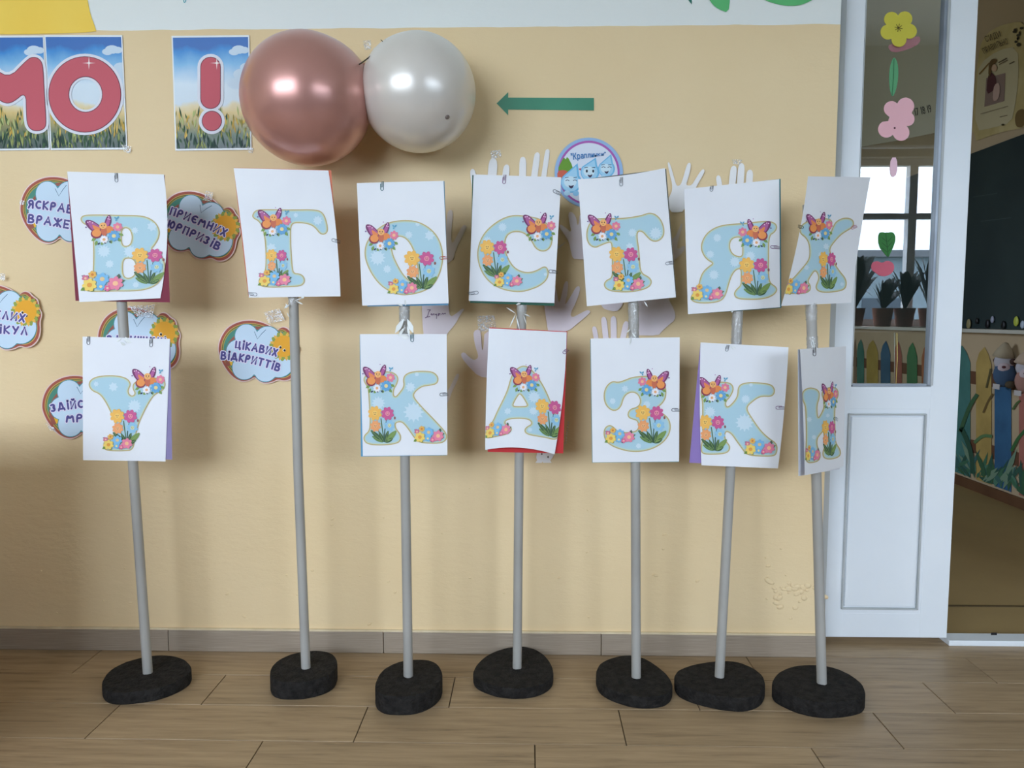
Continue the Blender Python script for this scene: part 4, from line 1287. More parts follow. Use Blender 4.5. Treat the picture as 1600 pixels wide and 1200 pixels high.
# ------------------------------------------------------------------ stands: foam base and plastic pipe
m_foam = noisy('black_foam', (30, 28, 27), (47, 45, 43), nscale=60, rough=.92, bump=.9, bscale=140, spec=.2)
m_pipe = noisy('grey_plastic_pipe', (160, 158, 152), (174, 172, 166), nscale=4, rough=.42)
m_hole = M((8, 8, 9), .9)
PR = .0118
ord_ = ['leftmost', 'second', 'third', 'fourth', 'fifth', 'sixth', 'rightmost']
STANDS = [
 dict(th=.030, base=Z(2.963, 0, 900, [(468, 490), (500, 440), (570, 400), (660, 375), (760, 362), (850, 380), (888, 415), (885, 450), (820, 490), (740, 520), (650, 535), (540, 545), (480, 530)]), pole=[(231, 1051), (209, 740), (192, 500), (180, 300)], holes=[(257, 1036)],
      label='leftmost stand, grey pipe leaning left on a thin black foam foot'),
 dict(th=.044, base=Z(2.963, 0, 900, [(1247, 445), (1262, 410), (1310, 375), (1380, 352), (1460, 343), (1530, 352), (1560, 380), (1562, 420), (1535, 455), (1470, 480), (1380, 495), (1290, 492), (1255, 475)]), pole=[(478, 1043), (466, 740), (459, 480), (453, 300)], holes=[],
      label='second stand from the left, carrying only the Г sheet'),
 dict(th=.046, base=Z(3.2, 500, 900, [(272, 540), (300, 480), (350, 445), (420, 420), (520, 415), (580, 430), (612, 470), (612, 520), (560, 570), (480, 600), (400, 605), (320, 600), (280, 575)]), pole=[(638, 1056), (633, 730), (632, 500), (632, 320)], holes=[(626, 1060)],
      label='third stand from the left, with a thick round black foot'),
 dict(th=.027, base=Z(3.2, 500, 900, [(762, 480), (790, 430), (850, 385), (930, 358), (1010, 350), (1080, 365), (1130, 400), (1165, 450), (1168, 500), (1130, 535), (1060, 560), (970, 565), (880, 555), (810, 530), (775, 510)]), pole=[(808, 1043), (811, 730), (815, 500), (818, 320)], holes=[(829, 1035), (778, 1054)],
      label='fourth stand from the left, its foot touching the skirting'),
 dict(th=.029, base=Z(2.286, 900, 900, [(70, 340), (85, 310), (130, 290), (190, 280), (240, 290), (290, 320), (330, 355), (347, 385), (340, 410), (310, 430), (230, 435), (160, 420), (100, 395), (75, 370)]), pole=[(994, 1058), (993, 740), (990, 490), (986, 320)], holes=[(970, 1066)],
      label='fifth stand from the left, upright pipe under the Т and З sheets'),
 dict(th=.034, base=Z(2.286, 900, 900, [(349, 355), (364, 335), (420, 315), (500, 303), (570, 303), (630, 325), (670, 355), (678, 390), (660, 420), (610, 438), (540, 435), (460, 420), (394, 400), (359, 380)]), pole=[(1124, 1057), (1141, 740), (1152, 500), (1160, 330)], holes=[(1158, 1063)],
      label='sixth stand from the left, pipe leaning right from a wide black foot'),
 dict(th=.038, base=Z(2.286, 900, 900, [(698, 375), (720, 345), (770, 322), (840, 315), (910, 322), (970, 345), (1020, 380), (1035, 410), (1030, 435), (970, 450), (880, 455), (800, 440), (740, 415), (705, 395)]), pole=[(1284, 1067), (1276, 760), (1268, 500), (1262, 320)], holes=[(1271, 1065), (1314, 1066)],
      label='rightmost stand, in front of the edge of the white door'),
]
rnd = random.Random(3)
for S in STANDS:
    th = S['th']
    bp_ = at_z(*S['pole'][0], th)
    S['Y'] = bp_.y
    t = thing('paper_stand', (bp_.x, bp_.y, 0), S['label'], 'stand', 'home-made pipe stands with black foam feet')
    S['obj'] = t
    loop = chaikin(S['base'], 2)
    P = [at_z(u, v, th) for u, v in loop]
    P = [Vector((p.x, min(p.y, -.0125), 0)) for p in P]
    c = sum(P, Vector()) / len(P)
    bm = bmesh.new()
    rings = []
    prof = [(.985, 0), (1.0, .004), (1.0, th * .5), (1.0, th - .004), (.982, th)]
    jit = [rnd.uniform(-.004, .004) for _ in P]
    for f, z in prof:
        rings.append([bm.verts.new((c.x + (p.x - c.x) * (f + j * (.5 + (z > .01))), min(c.y + (p.y - c.y) * (f + j), -.0105), z)) for p, j in zip(P, jit)])
    n = len(P)
    for a_, b_ in zip(rings, rings[1:]):
        for i in range(n): bm.faces.new((a_[i], a_[(i + 1) % n], b_[(i + 1) % n], b_[i]))
    bm.faces.new(rings[0][::-1]); bm.faces.new(rings[-1])
    bmesh.ops.recalc_face_normals(bm, faces=bm.faces)
    from_bm('foam_foot', bm, m_foam, t)
    for u, v in [(S['pole'][0][0] - 2, S['pole'][0][1] + 1)] + S['holes']:
        h = at_z(u, v, th + .0006)
        bm = bmesh.new()
        bmesh.ops.create_circle(bm, cap_ends=True, segments=12, radius=1, matrix=Matrix.Translation(h) @ Matrix.Rotation(rnd.uniform(0, 3), 4, 'Z') @ Matrix.Diagonal((rnd.uniform(.009, .014), rnd.uniform(.005, .008), 1, 1)))
        from_bm('hole', bm, m_hole, t)
    pts = [at_y(u, v, S['Y']) for u, v in S['pole']]
    d0 = (pts[0] - pts[1]).normalized()
    pts = [pts[0] + d0 * .012] + pts
    bm = bmesh.new()
    pts2 = []
    for i in range(len(pts) - 1):
        for k in range(6): pts2.append(pts[i].lerp(pts[i + 1], k / 6))
    pts2.append(pts[-1])
    bm_tube(bm, pts2, PR, 20)
    from_bm('pipe', bm, m_pipe, t, True)

def on_pole(i, v):
    """point of pole i at image row v"""
    P = STANDS[i]['pole']
    for a_, b_ in zip(P, P[1:]):
        if b_[1] <= v <= a_[1]:
            f = (v - a_[1]) / (b_[1] - a_[1])
            return a_[0] + (b_[0] - a_[0]) * f
    return P[-1][0]

# tape wound round the pipes between the sheets
for i, v0, v1 in ((2, 478, 522), (4, 474, 530), (5, 484, 540), (6, 474, 500), (6, 526, 545), (3, 470, 486), (0, 528, 540), (1, 463, 476)):
    bm = bmesh.new()
    pts = [at_y(on_pole(i, v), v, STANDS[i]['Y']) for v in [v0 + (v1 - v0) * k / 5 for k in range(6)]]
    bm_tube(bm, pts, [PR + .0008 + rnd.uniform(0, .0012) for _ in pts], 16, caps=False)
    from_bm('tape_wrap', bm, m_tape, STANDS[i]['obj'], True)

# ------------------------------------------------------------------ the letter sheets
LET = {
'В': (4, 0, 240, [(500, 410), (515, 388), (560, 384), (640, 384), (740, 387), (850, 388), (905, 402), (945, 432), (968, 482), (960, 532), (935, 575), (916, 596), (960, 620), (995, 660), (1008, 720), (995, 780), (960, 825), (900, 850), (830, 858), (700, 858), (580, 862), (530, 855), (540, 830), (575, 800), (580, 700), (580, 600), (575, 500), (566, 452), (520, 440)],
      [[(745, 468), (778, 460), (802, 488), (808, 530), (797, 570), (770, 583), (745, 572), (740, 520)], [(755, 658), (792, 650), (822, 664), (836, 700), (836, 740), (822, 770), (790, 783), (760, 770), (750, 715)]],
      [(640, 610, 45), (675, 690, 30), (925, 455, 36), (822, 480, 24), (795, 612, 45), (840, 820, 24)]),
'Г': (4, 340, 240, [(212, 385), (235, 353), (300, 350), (450, 353), (610, 350), (652, 375), (672, 440), (676, 488), (655, 505), (630, 500), (608, 470), (580, 445), (530, 432), (470, 430), (448, 450), (447, 520), (450, 600), (458, 700), (468, 750), (510, 752), (535, 772), (540, 805), (515, 828), (420, 832), (330, 835), (265, 828), (253, 790), (285, 755), (298, 720), (298, 620), (290, 520), (272, 450), (250, 418), (222, 405)], [], [(330, 590, 36), (615, 418, 34), (480, 385, 18)]),
'О': (4, 340, 240, [(1160, 417), (1250, 424), (1330, 468), (1382, 530), (1406, 610), (1406, 680), (1388, 750), (1350, 820), (1290, 860), (1200, 882), (1130, 882), (1040, 842), (975, 772), (930, 684), (918, 610), (938, 540), (1000, 470), (1070, 430)],
      [[(1120, 512), (1172, 522), (1212, 570), (1238, 640), (1256, 720), (1252, 795), (1210, 806), (1160, 762), (1118, 690), (1088, 620), (1084, 552)]], [(1000, 650, 56), (1060, 722, 30), (1325, 512, 36), (1195, 508, 28), (1250, 440, 18)]),
'С': (5.218, 720, 260, [(520, 405), (430, 398), (340, 425), (250, 485), (180, 560), (140, 660), (138, 760), (170, 860), (230, 940), (310, 990), (400, 1016), (490, 1022), (560, 1006), (640, 975), (700, 925), (714, 870), (702, 825), (675, 818), (630, 845), (580, 864), (520, 866), (460, 845), (410, 800), (370, 720), (354, 640), (368, 572), (400, 540), (450, 528), (500, 535), (540, 560), (580, 610), (610, 668), (660, 694), (712, 680), (742, 630), (746, 560), (720, 480), (640, 425)], [], [(340, 495, 42), (215, 610, 44), (690, 880, 18)]),
'Т': (5, 890, 250, [(180, 460), (260, 450), (380, 450), (480, 440), (570, 425), (620, 406), (672, 420), (717, 470), (739, 540), (732, 597), (690, 632), (640, 627), (605, 592), (570, 550), (535, 546), (523, 580), (538, 680), (545, 760), (553, 880), (620, 913), (642, 950), (622, 990), (550, 1018), (450, 1030), (340, 1025), (285, 1006), (268, 970), (288, 938), (335, 918), (335, 820), (332, 720), (330, 632), (290, 640), (240, 662), (200, 682), (155, 662), (133, 610), (138, 530)], [], [(490, 560, 40), (672, 568, 56), (470, 670, 36)]),
'Я': (5.455, 1040, 280, [(560, 385), (480, 395), (410, 420), (350, 465), (312, 530), (304, 590), (320, 640), (355, 685), (412, 717), (370, 745), (320, 790), (295, 850), (280, 930), (230, 980), (213, 1020), (250, 1050), (350, 1056), (440, 1046), (490, 1022), (520, 960), (540, 880), (570, 800), (610, 763), (645, 763), (645, 840), (645, 905), (600, 945), (583, 982), (610, 1017), (700, 1024), (820, 1022), (910, 995), (950, 950), (940, 918), (895, 890), (880, 850), (875, 760), (877, 640), (880, 480), (930, 450), (950, 408), (930, 373), (870, 358), (780, 365), (680, 378)],
      [[(640, 490), (580, 495), (547, 530), (544, 590), (570, 640), (620, 663), (656, 656), (659, 600), (655, 520)]], [(440, 500, 42), (380, 640, 40), (412, 815, 50), (722, 655, 50), (590, 705, 52)]),
'Х': (5, 1200, 260, [(225, 490), (245, 455), (300, 425), (400, 410), (470, 410), (497, 435), (480, 480), (455, 520), (455, 550), (475, 545), (505, 470), (530, 430), (590, 403), (650, 408), (675, 435), (667, 475), (620, 500), (570, 530), (520, 580), (473, 640), (485, 690), (510, 750), (560, 820), (605, 870), (617, 915), (602, 960), (540, 977), (440, 985), (385, 972), (368, 940), (385, 900), (395, 860), (360, 803), (320, 860), (300, 900), (327, 935), (322, 975), (270, 992), (150, 992), (115, 975), (120, 920), (180, 880), (250, 800), (300, 740), (314, 690), (305, 600), (270, 550), (230, 525)], [], [(445, 625, 30), (400, 690, 24), (288, 790, 26), (580, 920, 20)]),
'У': (3.333, 0, 480, [(461, 405), (475, 375), (520, 359), (600, 356), (660, 370), (682, 400), (665, 430), (670, 455), (690, 466), (707, 450), (690, 420), (700, 390), (760, 370), (840, 370), (862, 395), (852, 430), (812, 450), (790, 470), (750, 540), (715, 620), (700, 700), (690, 742), (650, 748), (560, 747), (538, 732), (545, 690), (590, 680), (600, 640), (605, 600), (580, 550), (550, 490), (520, 450), (480, 435)], [], [(590, 415, 28), (700, 515, 40), (500, 400, 16)]),
'К': (4, 540, 440, [(113, 620), (120, 590), (170, 570), (240, 563), (300, 568), (330, 600), (320, 640), (300, 670), (296, 710), (312, 724), (335, 700), (368, 655), (360, 610), (375, 580), (420, 563), (490, 560), (550, 566), (580, 600), (572, 637), (530, 647), (480, 652), (440, 680), (420, 710), (440, 745), (490, 800), (550, 860), (600, 915), (630, 950), (630, 990), (590, 1012), (460, 1007), (430, 975), (400, 930), (365, 885), (340, 873), (308, 883), (312, 920), (342, 955), (344, 990), (320, 1012), (230, 1022), (140, 1017), (113, 990), (118, 960), (150, 935), (155, 870), (150, 780), (145, 700), (140, 660)], [], [(205, 760, 48), (405, 660, 36), (425, 815, 72), (445, 580, 16)]),
'К2': (5.58, 1070, 525, [(165, 420), (250, 403), (370, 403), (415, 423), (427, 470), (397, 530), (360, 570), (359, 605), (375, 624), (410, 600), (450, 550), (465, 510), (467, 450), (495, 418), (560, 406), (660, 410), (745, 423), (774, 460), (772, 500), (745, 527), (680, 524), (640, 532), (590, 567), (543, 610), (540, 650), (590, 730), (650, 820), (720, 890), (797, 940), (797, 1020), (770, 1047), (660, 1047), (540, 1037), (500, 980), (450, 910), (410, 850), (365, 826), (348, 860), (360, 920), (392, 955), (392, 990), (365, 1020), (280, 1030), (180, 1030), (148, 1012), (150, 950), (168, 900), (165, 780), (168, 650), (165, 560), (150, 500)], [], [(228, 660, 54), (530, 550, 44), (520, 755, 88), (575, 425, 20)]),
'А': (5.58, 750, 505, [(340, 393), (390, 383), (440, 418), (500, 500), (545, 580), (580, 660), (610, 740), (650, 830), (688, 900), (683, 970), (650, 1022), (560, 1014), (460, 1010), (400, 997), (383, 965), (405, 935), (442, 915), (442, 885), (410, 863), (330, 856), (245, 860), (213, 880), (220, 910), (267, 935), (272, 965), (240, 997), (130, 1007), (60, 1007), (48, 970), (70, 920), (115, 870), (150, 790), (200, 690), (240, 600), (265, 500), (290, 440)],
      [[(335, 630), (360, 650), (402, 725), (407, 746), (380, 754), (300, 754), (278, 740), (300, 690)]], [(240, 790, 36), (460, 665, 60), (455, 790, 44), (430, 960, 24)]),
'З': (5.714, 910, 520, [(510, 391), (440, 400), (380, 425), (320, 445), (270, 433), (225, 465), (197, 520), (193, 590), (214, 650), (260, 692), (310, 692), (347, 650), (362, 590), (390, 547), (440, 525), (490, 540), (520, 590), (517, 640), (480, 670), (430, 682), (406, 720), (413, 755), (450, 770), (490, 780), (510, 830), (490, 875), (440, 890), (370, 892), (310, 880), (270, 835), (235, 826), (200, 853), (191, 910), (213, 970), (270, 1012), (350, 1042), (440, 1060), (540, 1057), (630, 1032), (710, 987), (767, 920), (787, 850), (777, 780), (730, 728), (655, 693), (670, 665), (722, 620), (747, 560), (742, 480), (690, 420), (600, 388)], [], [(380, 500, 36), (270, 610, 34), (575, 640, 40), (500, 1010, 30)]),
'И': (4, 1200, 460, [(210, 640), (215, 605), (250, 583), (295, 588), (320, 610), (317, 650), (303, 690), (304, 750), (312, 774), (330, 747), (350, 705), (345, 650), (333, 620), (350, 590), (400, 578), (434, 590), (440, 630), (420, 670), (415, 740), (418, 850), (420, 925), (452, 970), (452, 1010), (400, 1027), (350, 1022), (340, 990), (353, 950), (355, 900), (345, 848), (325, 870), (303, 900), (305, 950), (327, 990), (322, 1030), (290, 1047), (240, 1052), (233, 1000), (238, 900), (235, 800), (232, 700), (216, 665)], [], [(255, 780, 20), (285, 890, 18), (372, 755, 16)]),
}
GOLD, PALE, SKY, DAISY = (196, 178, 118), (196, 214, 196), (176, 210, 222), (206, 226, 236)

def art_butterfly(a):
    GR = (128, 160, 84)
    for x0, y0, x1, y1 in ((-12, 9, -20, 14), (-12, 14, -15, 22), (6, 16, 8, 22), (16, 14, 22, 21), (20, 8, 26, 12), (-4, 18, -7, 22)):
        a.add(leaf(x0, y0, x1, y1, 4.5), GR, 4.2)
    for x0, y0, x1, y1 in ((-8, 18, -12, 21), (4, 18, 8, 20), (-2, 18, 0, 21)):
        a.add(leaf(x0, y0, x1, y1, 2.6), (60, 66, 92), 4.3)
    a.add(chaikin([(-24, -20), (-16, -19), (-8, -12), (-2, -5), (-6, 2), (-15, 1), (-21, -6), (-25, -14)], 2), (122, 58, 104), 5)
    a.add(chaikin([(-22, -18), (-16, -17), (-9, -11), (-4, -5), (-8, 0), (-14, -1), (-19, -7)], 2), (178, 96, 150), 5.4)
    a.add(chaikin([(-16, -12), (-10, -8), (-4, -4), (-8, 0), (-14, -3)], 2), (236, 140, 84), 5.8)
    a.add(chaikin([(11, -24), (13, -18), (11, -8), (5, -1), (0, -4), (2, -12), (6, -20)], 2), (122, 58, 104), 5)
    a.add(chaikin([(10, -21), (11, -17), (9, -9), (4, -3), (1, -5), (4, -12)], 2), (184, 96, 156), 5.4)
    for x, y in ((-21, -16), (-18, -16.5), (-14.5, -14), (9.5, -20), (10.5, -16), (8, -17)): a.add(ell(x, y, 1, 1, 7), (238, 206, 226), 6.1)
    a.add(ell(-11.5, 3.5, 8, 7.5, 16), (150, 60, 80), 5.6); a.add(ell(-11, 2.5, 6.5, 6, 16), (240, 154, 84), 6)
    a.add(ell(7, 0, 6.5, 6, 16), (232, 140, 76), 5.9)
    a.add(chaikin([(-4, -6), (3, -7), (4, 2), (2, 9), (-2, 9), (-5, 3)], 2), (206, 110, 80), 6.3)
    a.add(ell(-.5, -7.5, 5.4, 5.2, 16), (246, 184, 112), 6.8)
    for e in (-1, 1): a.add(ell(-.5 + e * 1.9, -8, .75, 1.1, 8), (50, 36, 32), 7.3)
    a.stroke([(-2, -5.5), (-.5, -4.8), (1, -5.5)], .5, (150, 70, 50), 7.3)
    a.flower(19.5, -2.5, 7, 7, (232, 130, 156), (246, 190, 150), 6, (190, 84, 120))
    a.flower(-2, 14, 6, 8, (244, 240, 244), (236, 176, 120), 7, None)
    a.flower(12.5, 10.5, 8.4, 9, (104, 168, 214), (232, 214, 150), 6.5, (58, 108, 160))
    for x0, y0, x1, y1 in ((20, -15, 17, -19), (20, -15, 24, -19), (20, -15, 18, -12)): a.add(leaf(x0, y0, x1, y1, 2.6), (104, 170, 200), 6)
    a.add(ell(-24.5, -8.5, 1.3, 1.2, 8), (130, 100, 150), 5); a.add(ell(3, -23, .9, .9, 6), (190, 150, 190), 5)

def art_bouquet(a):
    DG, MG = (66, 98, 62), (104, 138, 74)
    a.stroke([(2, 24), (-1, 6), (-4, -16)], 1.4, (78, 112, 66), 4.2); a.stroke([(2, 24), (3, 4), (7, -18)], 1.6, (66, 96, 86), 4.2)
    a.stroke([(2, 24), (-4, 12), (-11, 2)], 1.2, (78, 112, 66), 4.2); a.stroke([(3, 24), (8, 10), (12, 0)], 1.2, (78, 112, 66), 4.2)
    for x0, y0, x1, y1, w, c in ((2, 25, -25, 2, 8, DG), (1, 25, -22, 13, 7, MG), (2, 25, -9, 4, 6, DG), (3, 25, 10, 2, 6, DG), (3, 25, 26, 3, 10, (124, 154, 82)), (3, 25, 19, 17, 7, DG)):
        a.add(chaikin(leaf(x0, y0, x1, y1, w), 1), c, 4.6)
        a.stroke([(x0 + (x1 - x0) * .15, y0 + (y1 - y0) * .15), (x0 + (x1 - x0) * .85, y0 + (y1 - y0) * .85)], .5, (140, 168, 110), 5)
    a.add(ell(21, -16.5, 1.8, 2.6, 10), (150, 96, 90), 4.6)
    a.flower(-15, -24.5, 12.4, 8, (246, 190, 92), (252, 206, 112), 6, (222, 150, 66), True)
    a.flower(8, -24, 11.4, 8, (206, 92, 146), (240, 150, 170), 6, (160, 56, 110), True)
    a.flower(-14, -3, 9.6, 8, (242, 166, 108), (248, 186, 130), 5.4, (214, 124, 76), True)
    a.flower(11.5, -4, 9.6, 8, (150, 200, 228), (220, 226, 180), 5.4, (104, 164, 206), True)

def art_flowers(a):
    for x0, y0, x1, y1, c in ((-18, 6, -25, 10, (120, 150, 66)), (-16, 7, -22, 4, (146, 160, 80)), (14, 0, 24, -3, (96, 130, 84)), (16, 3, 23, 4, (110, 140, 90)), (-18, -6, -24, -9, (150, 130, 150)), (16, -4, 17, -11, (90, 110, 90)), (-14, 8, -10, 11, (110, 140, 70)), (2, 8, 5, 10, (66, 110, 110))):
        a.add(leaf(x0, y0, x1, y1, 4.4), c, 4.2)
    a.flower(-12, -10, 4.6, 6, (238, 186, 92), (216, 130, 60), 5.2, (206, 140, 60))
    a.flower(-19.5, -5.5, 4, 5, (214, 120, 146), (246, 200, 160), 5.2, (170, 76, 104))
    a.flower(-15, 3, 8, 7, (246, 214, 108), (232, 160, 72), 5.8, (214, 160, 62))
    a.flower(-2.5, 5, 5, 6, (120, 186, 226), (240, 226, 170), 5.2, (70, 130, 186))
    a.flower(-1.2, -4.5, 7.6, 7, (128, 190, 230), (226, 200, 150), 5.8, (70, 128, 184))
    a.flower(5, 7, 4, 5, (226, 110, 150), (246, 190, 170), 6.6, (180, 66, 110))
    a.flower(13.5, 1, 8.6, 7, (236, 136, 162), (252, 196, 150), 5.8, (190, 76, 112))

m_paper = noisy('white_paper', (232, 234, 238), (237, 239, 242), nscale=6, rough=.55, spec=.25)
m_clipc = {'g': M((120, 124, 132), .3, .9), 't': M((40, 110, 120), .35, .6), 'p': M((206, 110, 150), .35, .4), 'r': M((206, 90, 90), .35, .4), 'v': M((130, 70, 130), .35, .4), 'k': M((60, 60, 70), .3, .8)}

def clip(sheet, parent, u, v, ang, col='g', L=13.0):
    """wire clip: edge point (u, v), pointing inwards by ang degrees (0 right, 90 down)"""
    c, s = math.cos(math.radians(ang)), math.sin(math.radians(ang))
    def P(x, y, k=3.5): return sheet.pos(u + c * x - s * y, v + s * x + c * y, k)
    w = 2.3
    pts = [P(-1.2, -w)] + [P(L - w, -w)] + [P(L - w + w * math.sin(g), -w * math.cos(g)) for g in (.5, 1.1, 1.57, 2.0, 2.6)] + [P(L - w, w), P(L * .45, w), P(L * .2, w * .95)]
    tube('paper_clip', pts, .0006, m_clipc[col], parent, 6)
    tube('paper_clip', [P(-1.2, -w * .3), P(L * .55, -w * .3), P(L * .62, .4, 3.5), P(L * .55, w * .55), P(-1.0, w * .55)], .0005, m_clipc[col], parent, 6)

def letter_sheet(key, stand, q, label, backq=None, backc=None, curl=0.0, bow=(0, 0, 0, 0), rotd=(0, 0), bf=None, bq=None, fl=None, clips=(), backbow=(0, 0, 0, 0), curlt=0.0, gap=.0016):
    Y = STANDS[stand]['Y'] - PR - .005
    dep = (Y + rotd[0], Y + rotd[1], Y + rotd[1], Y + rotd[0])
    sh = Sheet(q, dep, curl, curlt, bow)
    t = thing('letter_sheet', sh.pst(.5, 1, 0), label, 'paper sheet', 'letter sheets spelling the welcome line')
    sh.mesh('paper', m_paper, t)
    if backq:
        bs = Sheet(backq, tuple(x + gap for x in dep), 0, 0, backbow)
        bs.mesh('backing_sheet', M(backc, .6), t)
    k, ox, oy, outer, holes, dais = LET[key]
    outer = chaikin(outer, 2); holes = [chaikin(h, 2) for h in holes]
    a = Art().zoom(k, ox, oy)
    a.add(outer, SKY, 1, holes)
    for lp, sg in [(outer, 1)] + [(h, -1) for h in holes]:
        a.ribbon(lp, -sg * .6, -sg * 2.6, PALE, 1.5)
        a.ribbon(lp, sg * .9, -sg * .8, GOLD, 3)
    for i, (x, y, r) in enumerate(dais): a.daisy(x, y, r, 12 if r > 38 else (9 if i % 2 else 7), DAISY, 2.2)
    a.build('printed_letter', sh, t)
    for nm, fn, pl in (('printed_butterfly', art_butterfly, bf), ('printed_bouquet', art_bouquet, bq), ('printed_flowers', art_flowers, fl)):
        a = Art().at(*pl[:2], *pl[2:4], **(pl[4] if len(pl) > 4 else {}))
        fn(a)
        if nm == 'printed_flowers': a.p = [(p[0], p[1], p[2], p[3] + 4) for p in a.p]
        a.build(nm, sh, t)
    for cl in clips: clip(sh, t, *cl)
    return t, sh

letter_sheet('В', 0, [(105, 268), (256, 272.5), (250.5, 466), (124, 472)], 'white sheet with the blue letter В over a burgundy backing, top of the leftmost stand',
    [(105, 268), (257.5, 273.5), (265.5, 472.5), (118, 470)], (122, 24, 52), curl=-.006, bow=(0, 8, 0, 0), bf=(160, 360, 1.05, 1.0, dict(rot=-8)), bq=(228, 421, .98, .92), fl=(160, 441.5, 1.38, 1.25), clips=[(181, 271.5, 90)])
letter_sheet('Г', 1, [(365, 262.5), (513, 266.5), (532, 463), (389, 465)], 'white sheet with the blue letter Г over an orange backing',
    [(365, 262), (517.5, 266), (531.5, 462), (388, 463)], (214, 116, 84), curl=-.003, bow=(1, 3, 0, 0), bf=(426, 347.5, 1, 1), bq=(433, 418, .68, .78), fl=(429, 436, 1.08, 1.0), clips=[(388.5, 459, 6), (528, 378, 196)])
letter_sheet('О', 2, [(557.5, 286), (693, 282.5), (701, 474), (566, 477.5)], 'white sheet with the round blue letter О, top of the third stand',
    [(558, 286), (694.5, 283), (700.5, 477), (574, 479)], (86, 138, 170), curl=-.002, bf=(596, 370, 1, 1), bq=(658.7, 427.5, 1, .98), fl=(630, 448.7, 1, .95), clips=[(597, 284.5, 90, 't'), (698, 402.5, 176, 'r', 11)])
letter_sheet('С', 3, [(740, 272.5), (877, 277), (866, 473.5), (732.5, 470)], 'white sheet with the blue letter С over a dark green backing',
    [(738, 273.5), (875, 278), (866, 478), (734.5, 473)], (28, 84, 66), curl=-.002, bf=(841.7, 355, 1, 1), bq=(774.6, 409.5, .9, .95), fl=(794.7, 438, .95, .9), clips=[(788.5, 274, 95, 'v'), (876, 303, 205), (870.5, 425, 186), (732.5, 459, -8, 'g', 15)])
letter_sheet('Т', 4, [(903, 280), (1039, 262.5), (1056, 464.5), (917, 478.5)], 'white sheet with the blue letter Т, tilted, top of the fifth stand',
    [(904, 281), (1041, 264), (1057, 464.5), (918, 478)], (92, 92, 84), curl=-.003, bow=(0, 0, 3, 0), bf=(943, 354, 1, 1), bq=(978, 420, .96, .98), fl=(983, 442, 1.05, 1.05), clips=[(970.5, 275, 90), (1053, 410, 172)])
letter_sheet('Я', 5, [(1069, 295.5), (1217.5, 280), (1219, 480), (1075, 491)], 'white sheet with the blue letter Я over a teal backing',
    [(1070, 296), (1219.7, 279.5), (1220.8, 481), (1078, 491)], (30, 106, 116), curl=-.003, bf=(1180, 365, 1, 1, dict(mirror=True)), bq=(1181, 437.6, .95, .97), fl=(1106, 458, 1.08, 1.0), clips=[(1217, 386.5, 184, 'v'), (1112, 291, 95, 'g', 8)])
letter_sheet('Х', 6, [(1262.5, 275.5), (1360, 277), (1330, 473), (1220.5, 478)], 'white sheet with the blue letter Х turned aside, top of the rightmost stand',
    bow=(5, -2, 0, 0), rotd=(-.045, .07), curl=-.004, bf=(1277, 354, .86, 1.0), bq=(1294, 428, .6, .95), fl=(1243, 449, .86, 1.0), clips=[(1243, 354, 12, 'k', 8), (1339, 353, 155, 'p', 9)])
letter_sheet('У', 0, [(129, 526), (265.5, 529.5), (258.5, 721), (129.8, 719)], 'white sheet with the blue letter У, low on the leftmost stand',
    [(131, 527), (266, 530.5), (269, 718), (140, 718.5)], (140, 130, 172), curl=-.002, bf=(231, 595.5, 1, .98), bq=(196.5, 672, .9, .9), fl=(184.5, 692, 1, .95), clips=[(138, 526.5, 90, 'g', 12), (236, 528, 90, 'g', 14)])
letter_sheet('К', 2, [(562.5, 522), (698, 522), (699, 711), (567, 712.5)], 'white sheet with the blue letter К, low on the third stand',
    [(562, 523), (697.5, 523), (698, 711.5), (564, 713.5)], (92, 158, 194), curl=-.0015, bf=(591, 592.5, .98, 1), bq=(598.7, 668.5, .86, .93), fl=(671, 680, 1, 1), clips=[(644, 521, 90, 't'), (699, 615.5, 174, 'k', 12)])
letter_sheet('А', 3, [(764, 513), (885.5, 519), (866.5, 710), (758, 703)], 'white sheet with the blue letter А curling over a red backing',
    [(765, 511.5), (886.5, 518), (880, 708.5), (762, 706)], (200, 44, 48), curl=-.012, bow=(-1, 4, 0, -7), curlt=-.006, bf=(818, 594.6, .88, .98), bq=(857, 661, .82, .95), fl=(778.7, 675, .85, .95), clips=[(884.5, 546, 135, 'v', 9)], gap=.003)
letter_sheet('З', 4, [(923, 529), (1062, 527), (1061, 721), (926, 722.5)], 'white sheet with the blue letter З, low on the fifth stand',
    [(922, 530.5), (1061, 528), (1060, 722), (925, 723)], (126, 160, 160), curl=-.0015, bf=(1022, 598.7, .95, .98, dict(mirror=True)), bq=(1018.5, 668.6, .94, .97), fl=(969.5, 682, 1, .95), clips=[(1061.5, 640.5, 180, 'k', 12)])
letter_sheet('К2', 5, [(1094.7, 535), (1232, 542.5), (1215.5, 732), (1096, 727)], 'white sheet with the blue letter К over a purple backing, low on the sixth stand',
    [(1094.5, 536), (1225, 543), (1206, 729), (1077, 723)], (146, 122, 186), curl=-.005, bow=(-2, 2, 0, 0), bf=(1115.7, 608, .93, .97), bq=(1116, 682, .84, .92), fl=(1187.4, 699, 1, 1), clips=[(1137, 540, 100, 'g', 9), (1222.5, 637, 180, 'v', 12)])
letter_sheet('И', 6, [(1250, 545.5), (1322, 541), (1318, 729), (1257.5, 742.5)], 'white sheet with the blue letter И seen almost edge-on, low on the rightmost stand',
    [(1246.5, 546), (1319, 541.5), (1312, 733), (1247.5, 744)], (222, 224, 232), bow=(1, 0, 0, 1), rotd=(-.063, .097), curl=-.003, bf=(1295.7, 617.5, .5, .95), bq=(1296, 689, .45, .9), fl=(1270, 709, .5, .95), clips=[(1272.5, 544, 90, 'k', 12), (1308, 655, 200, 't', 6)], gap=.003)

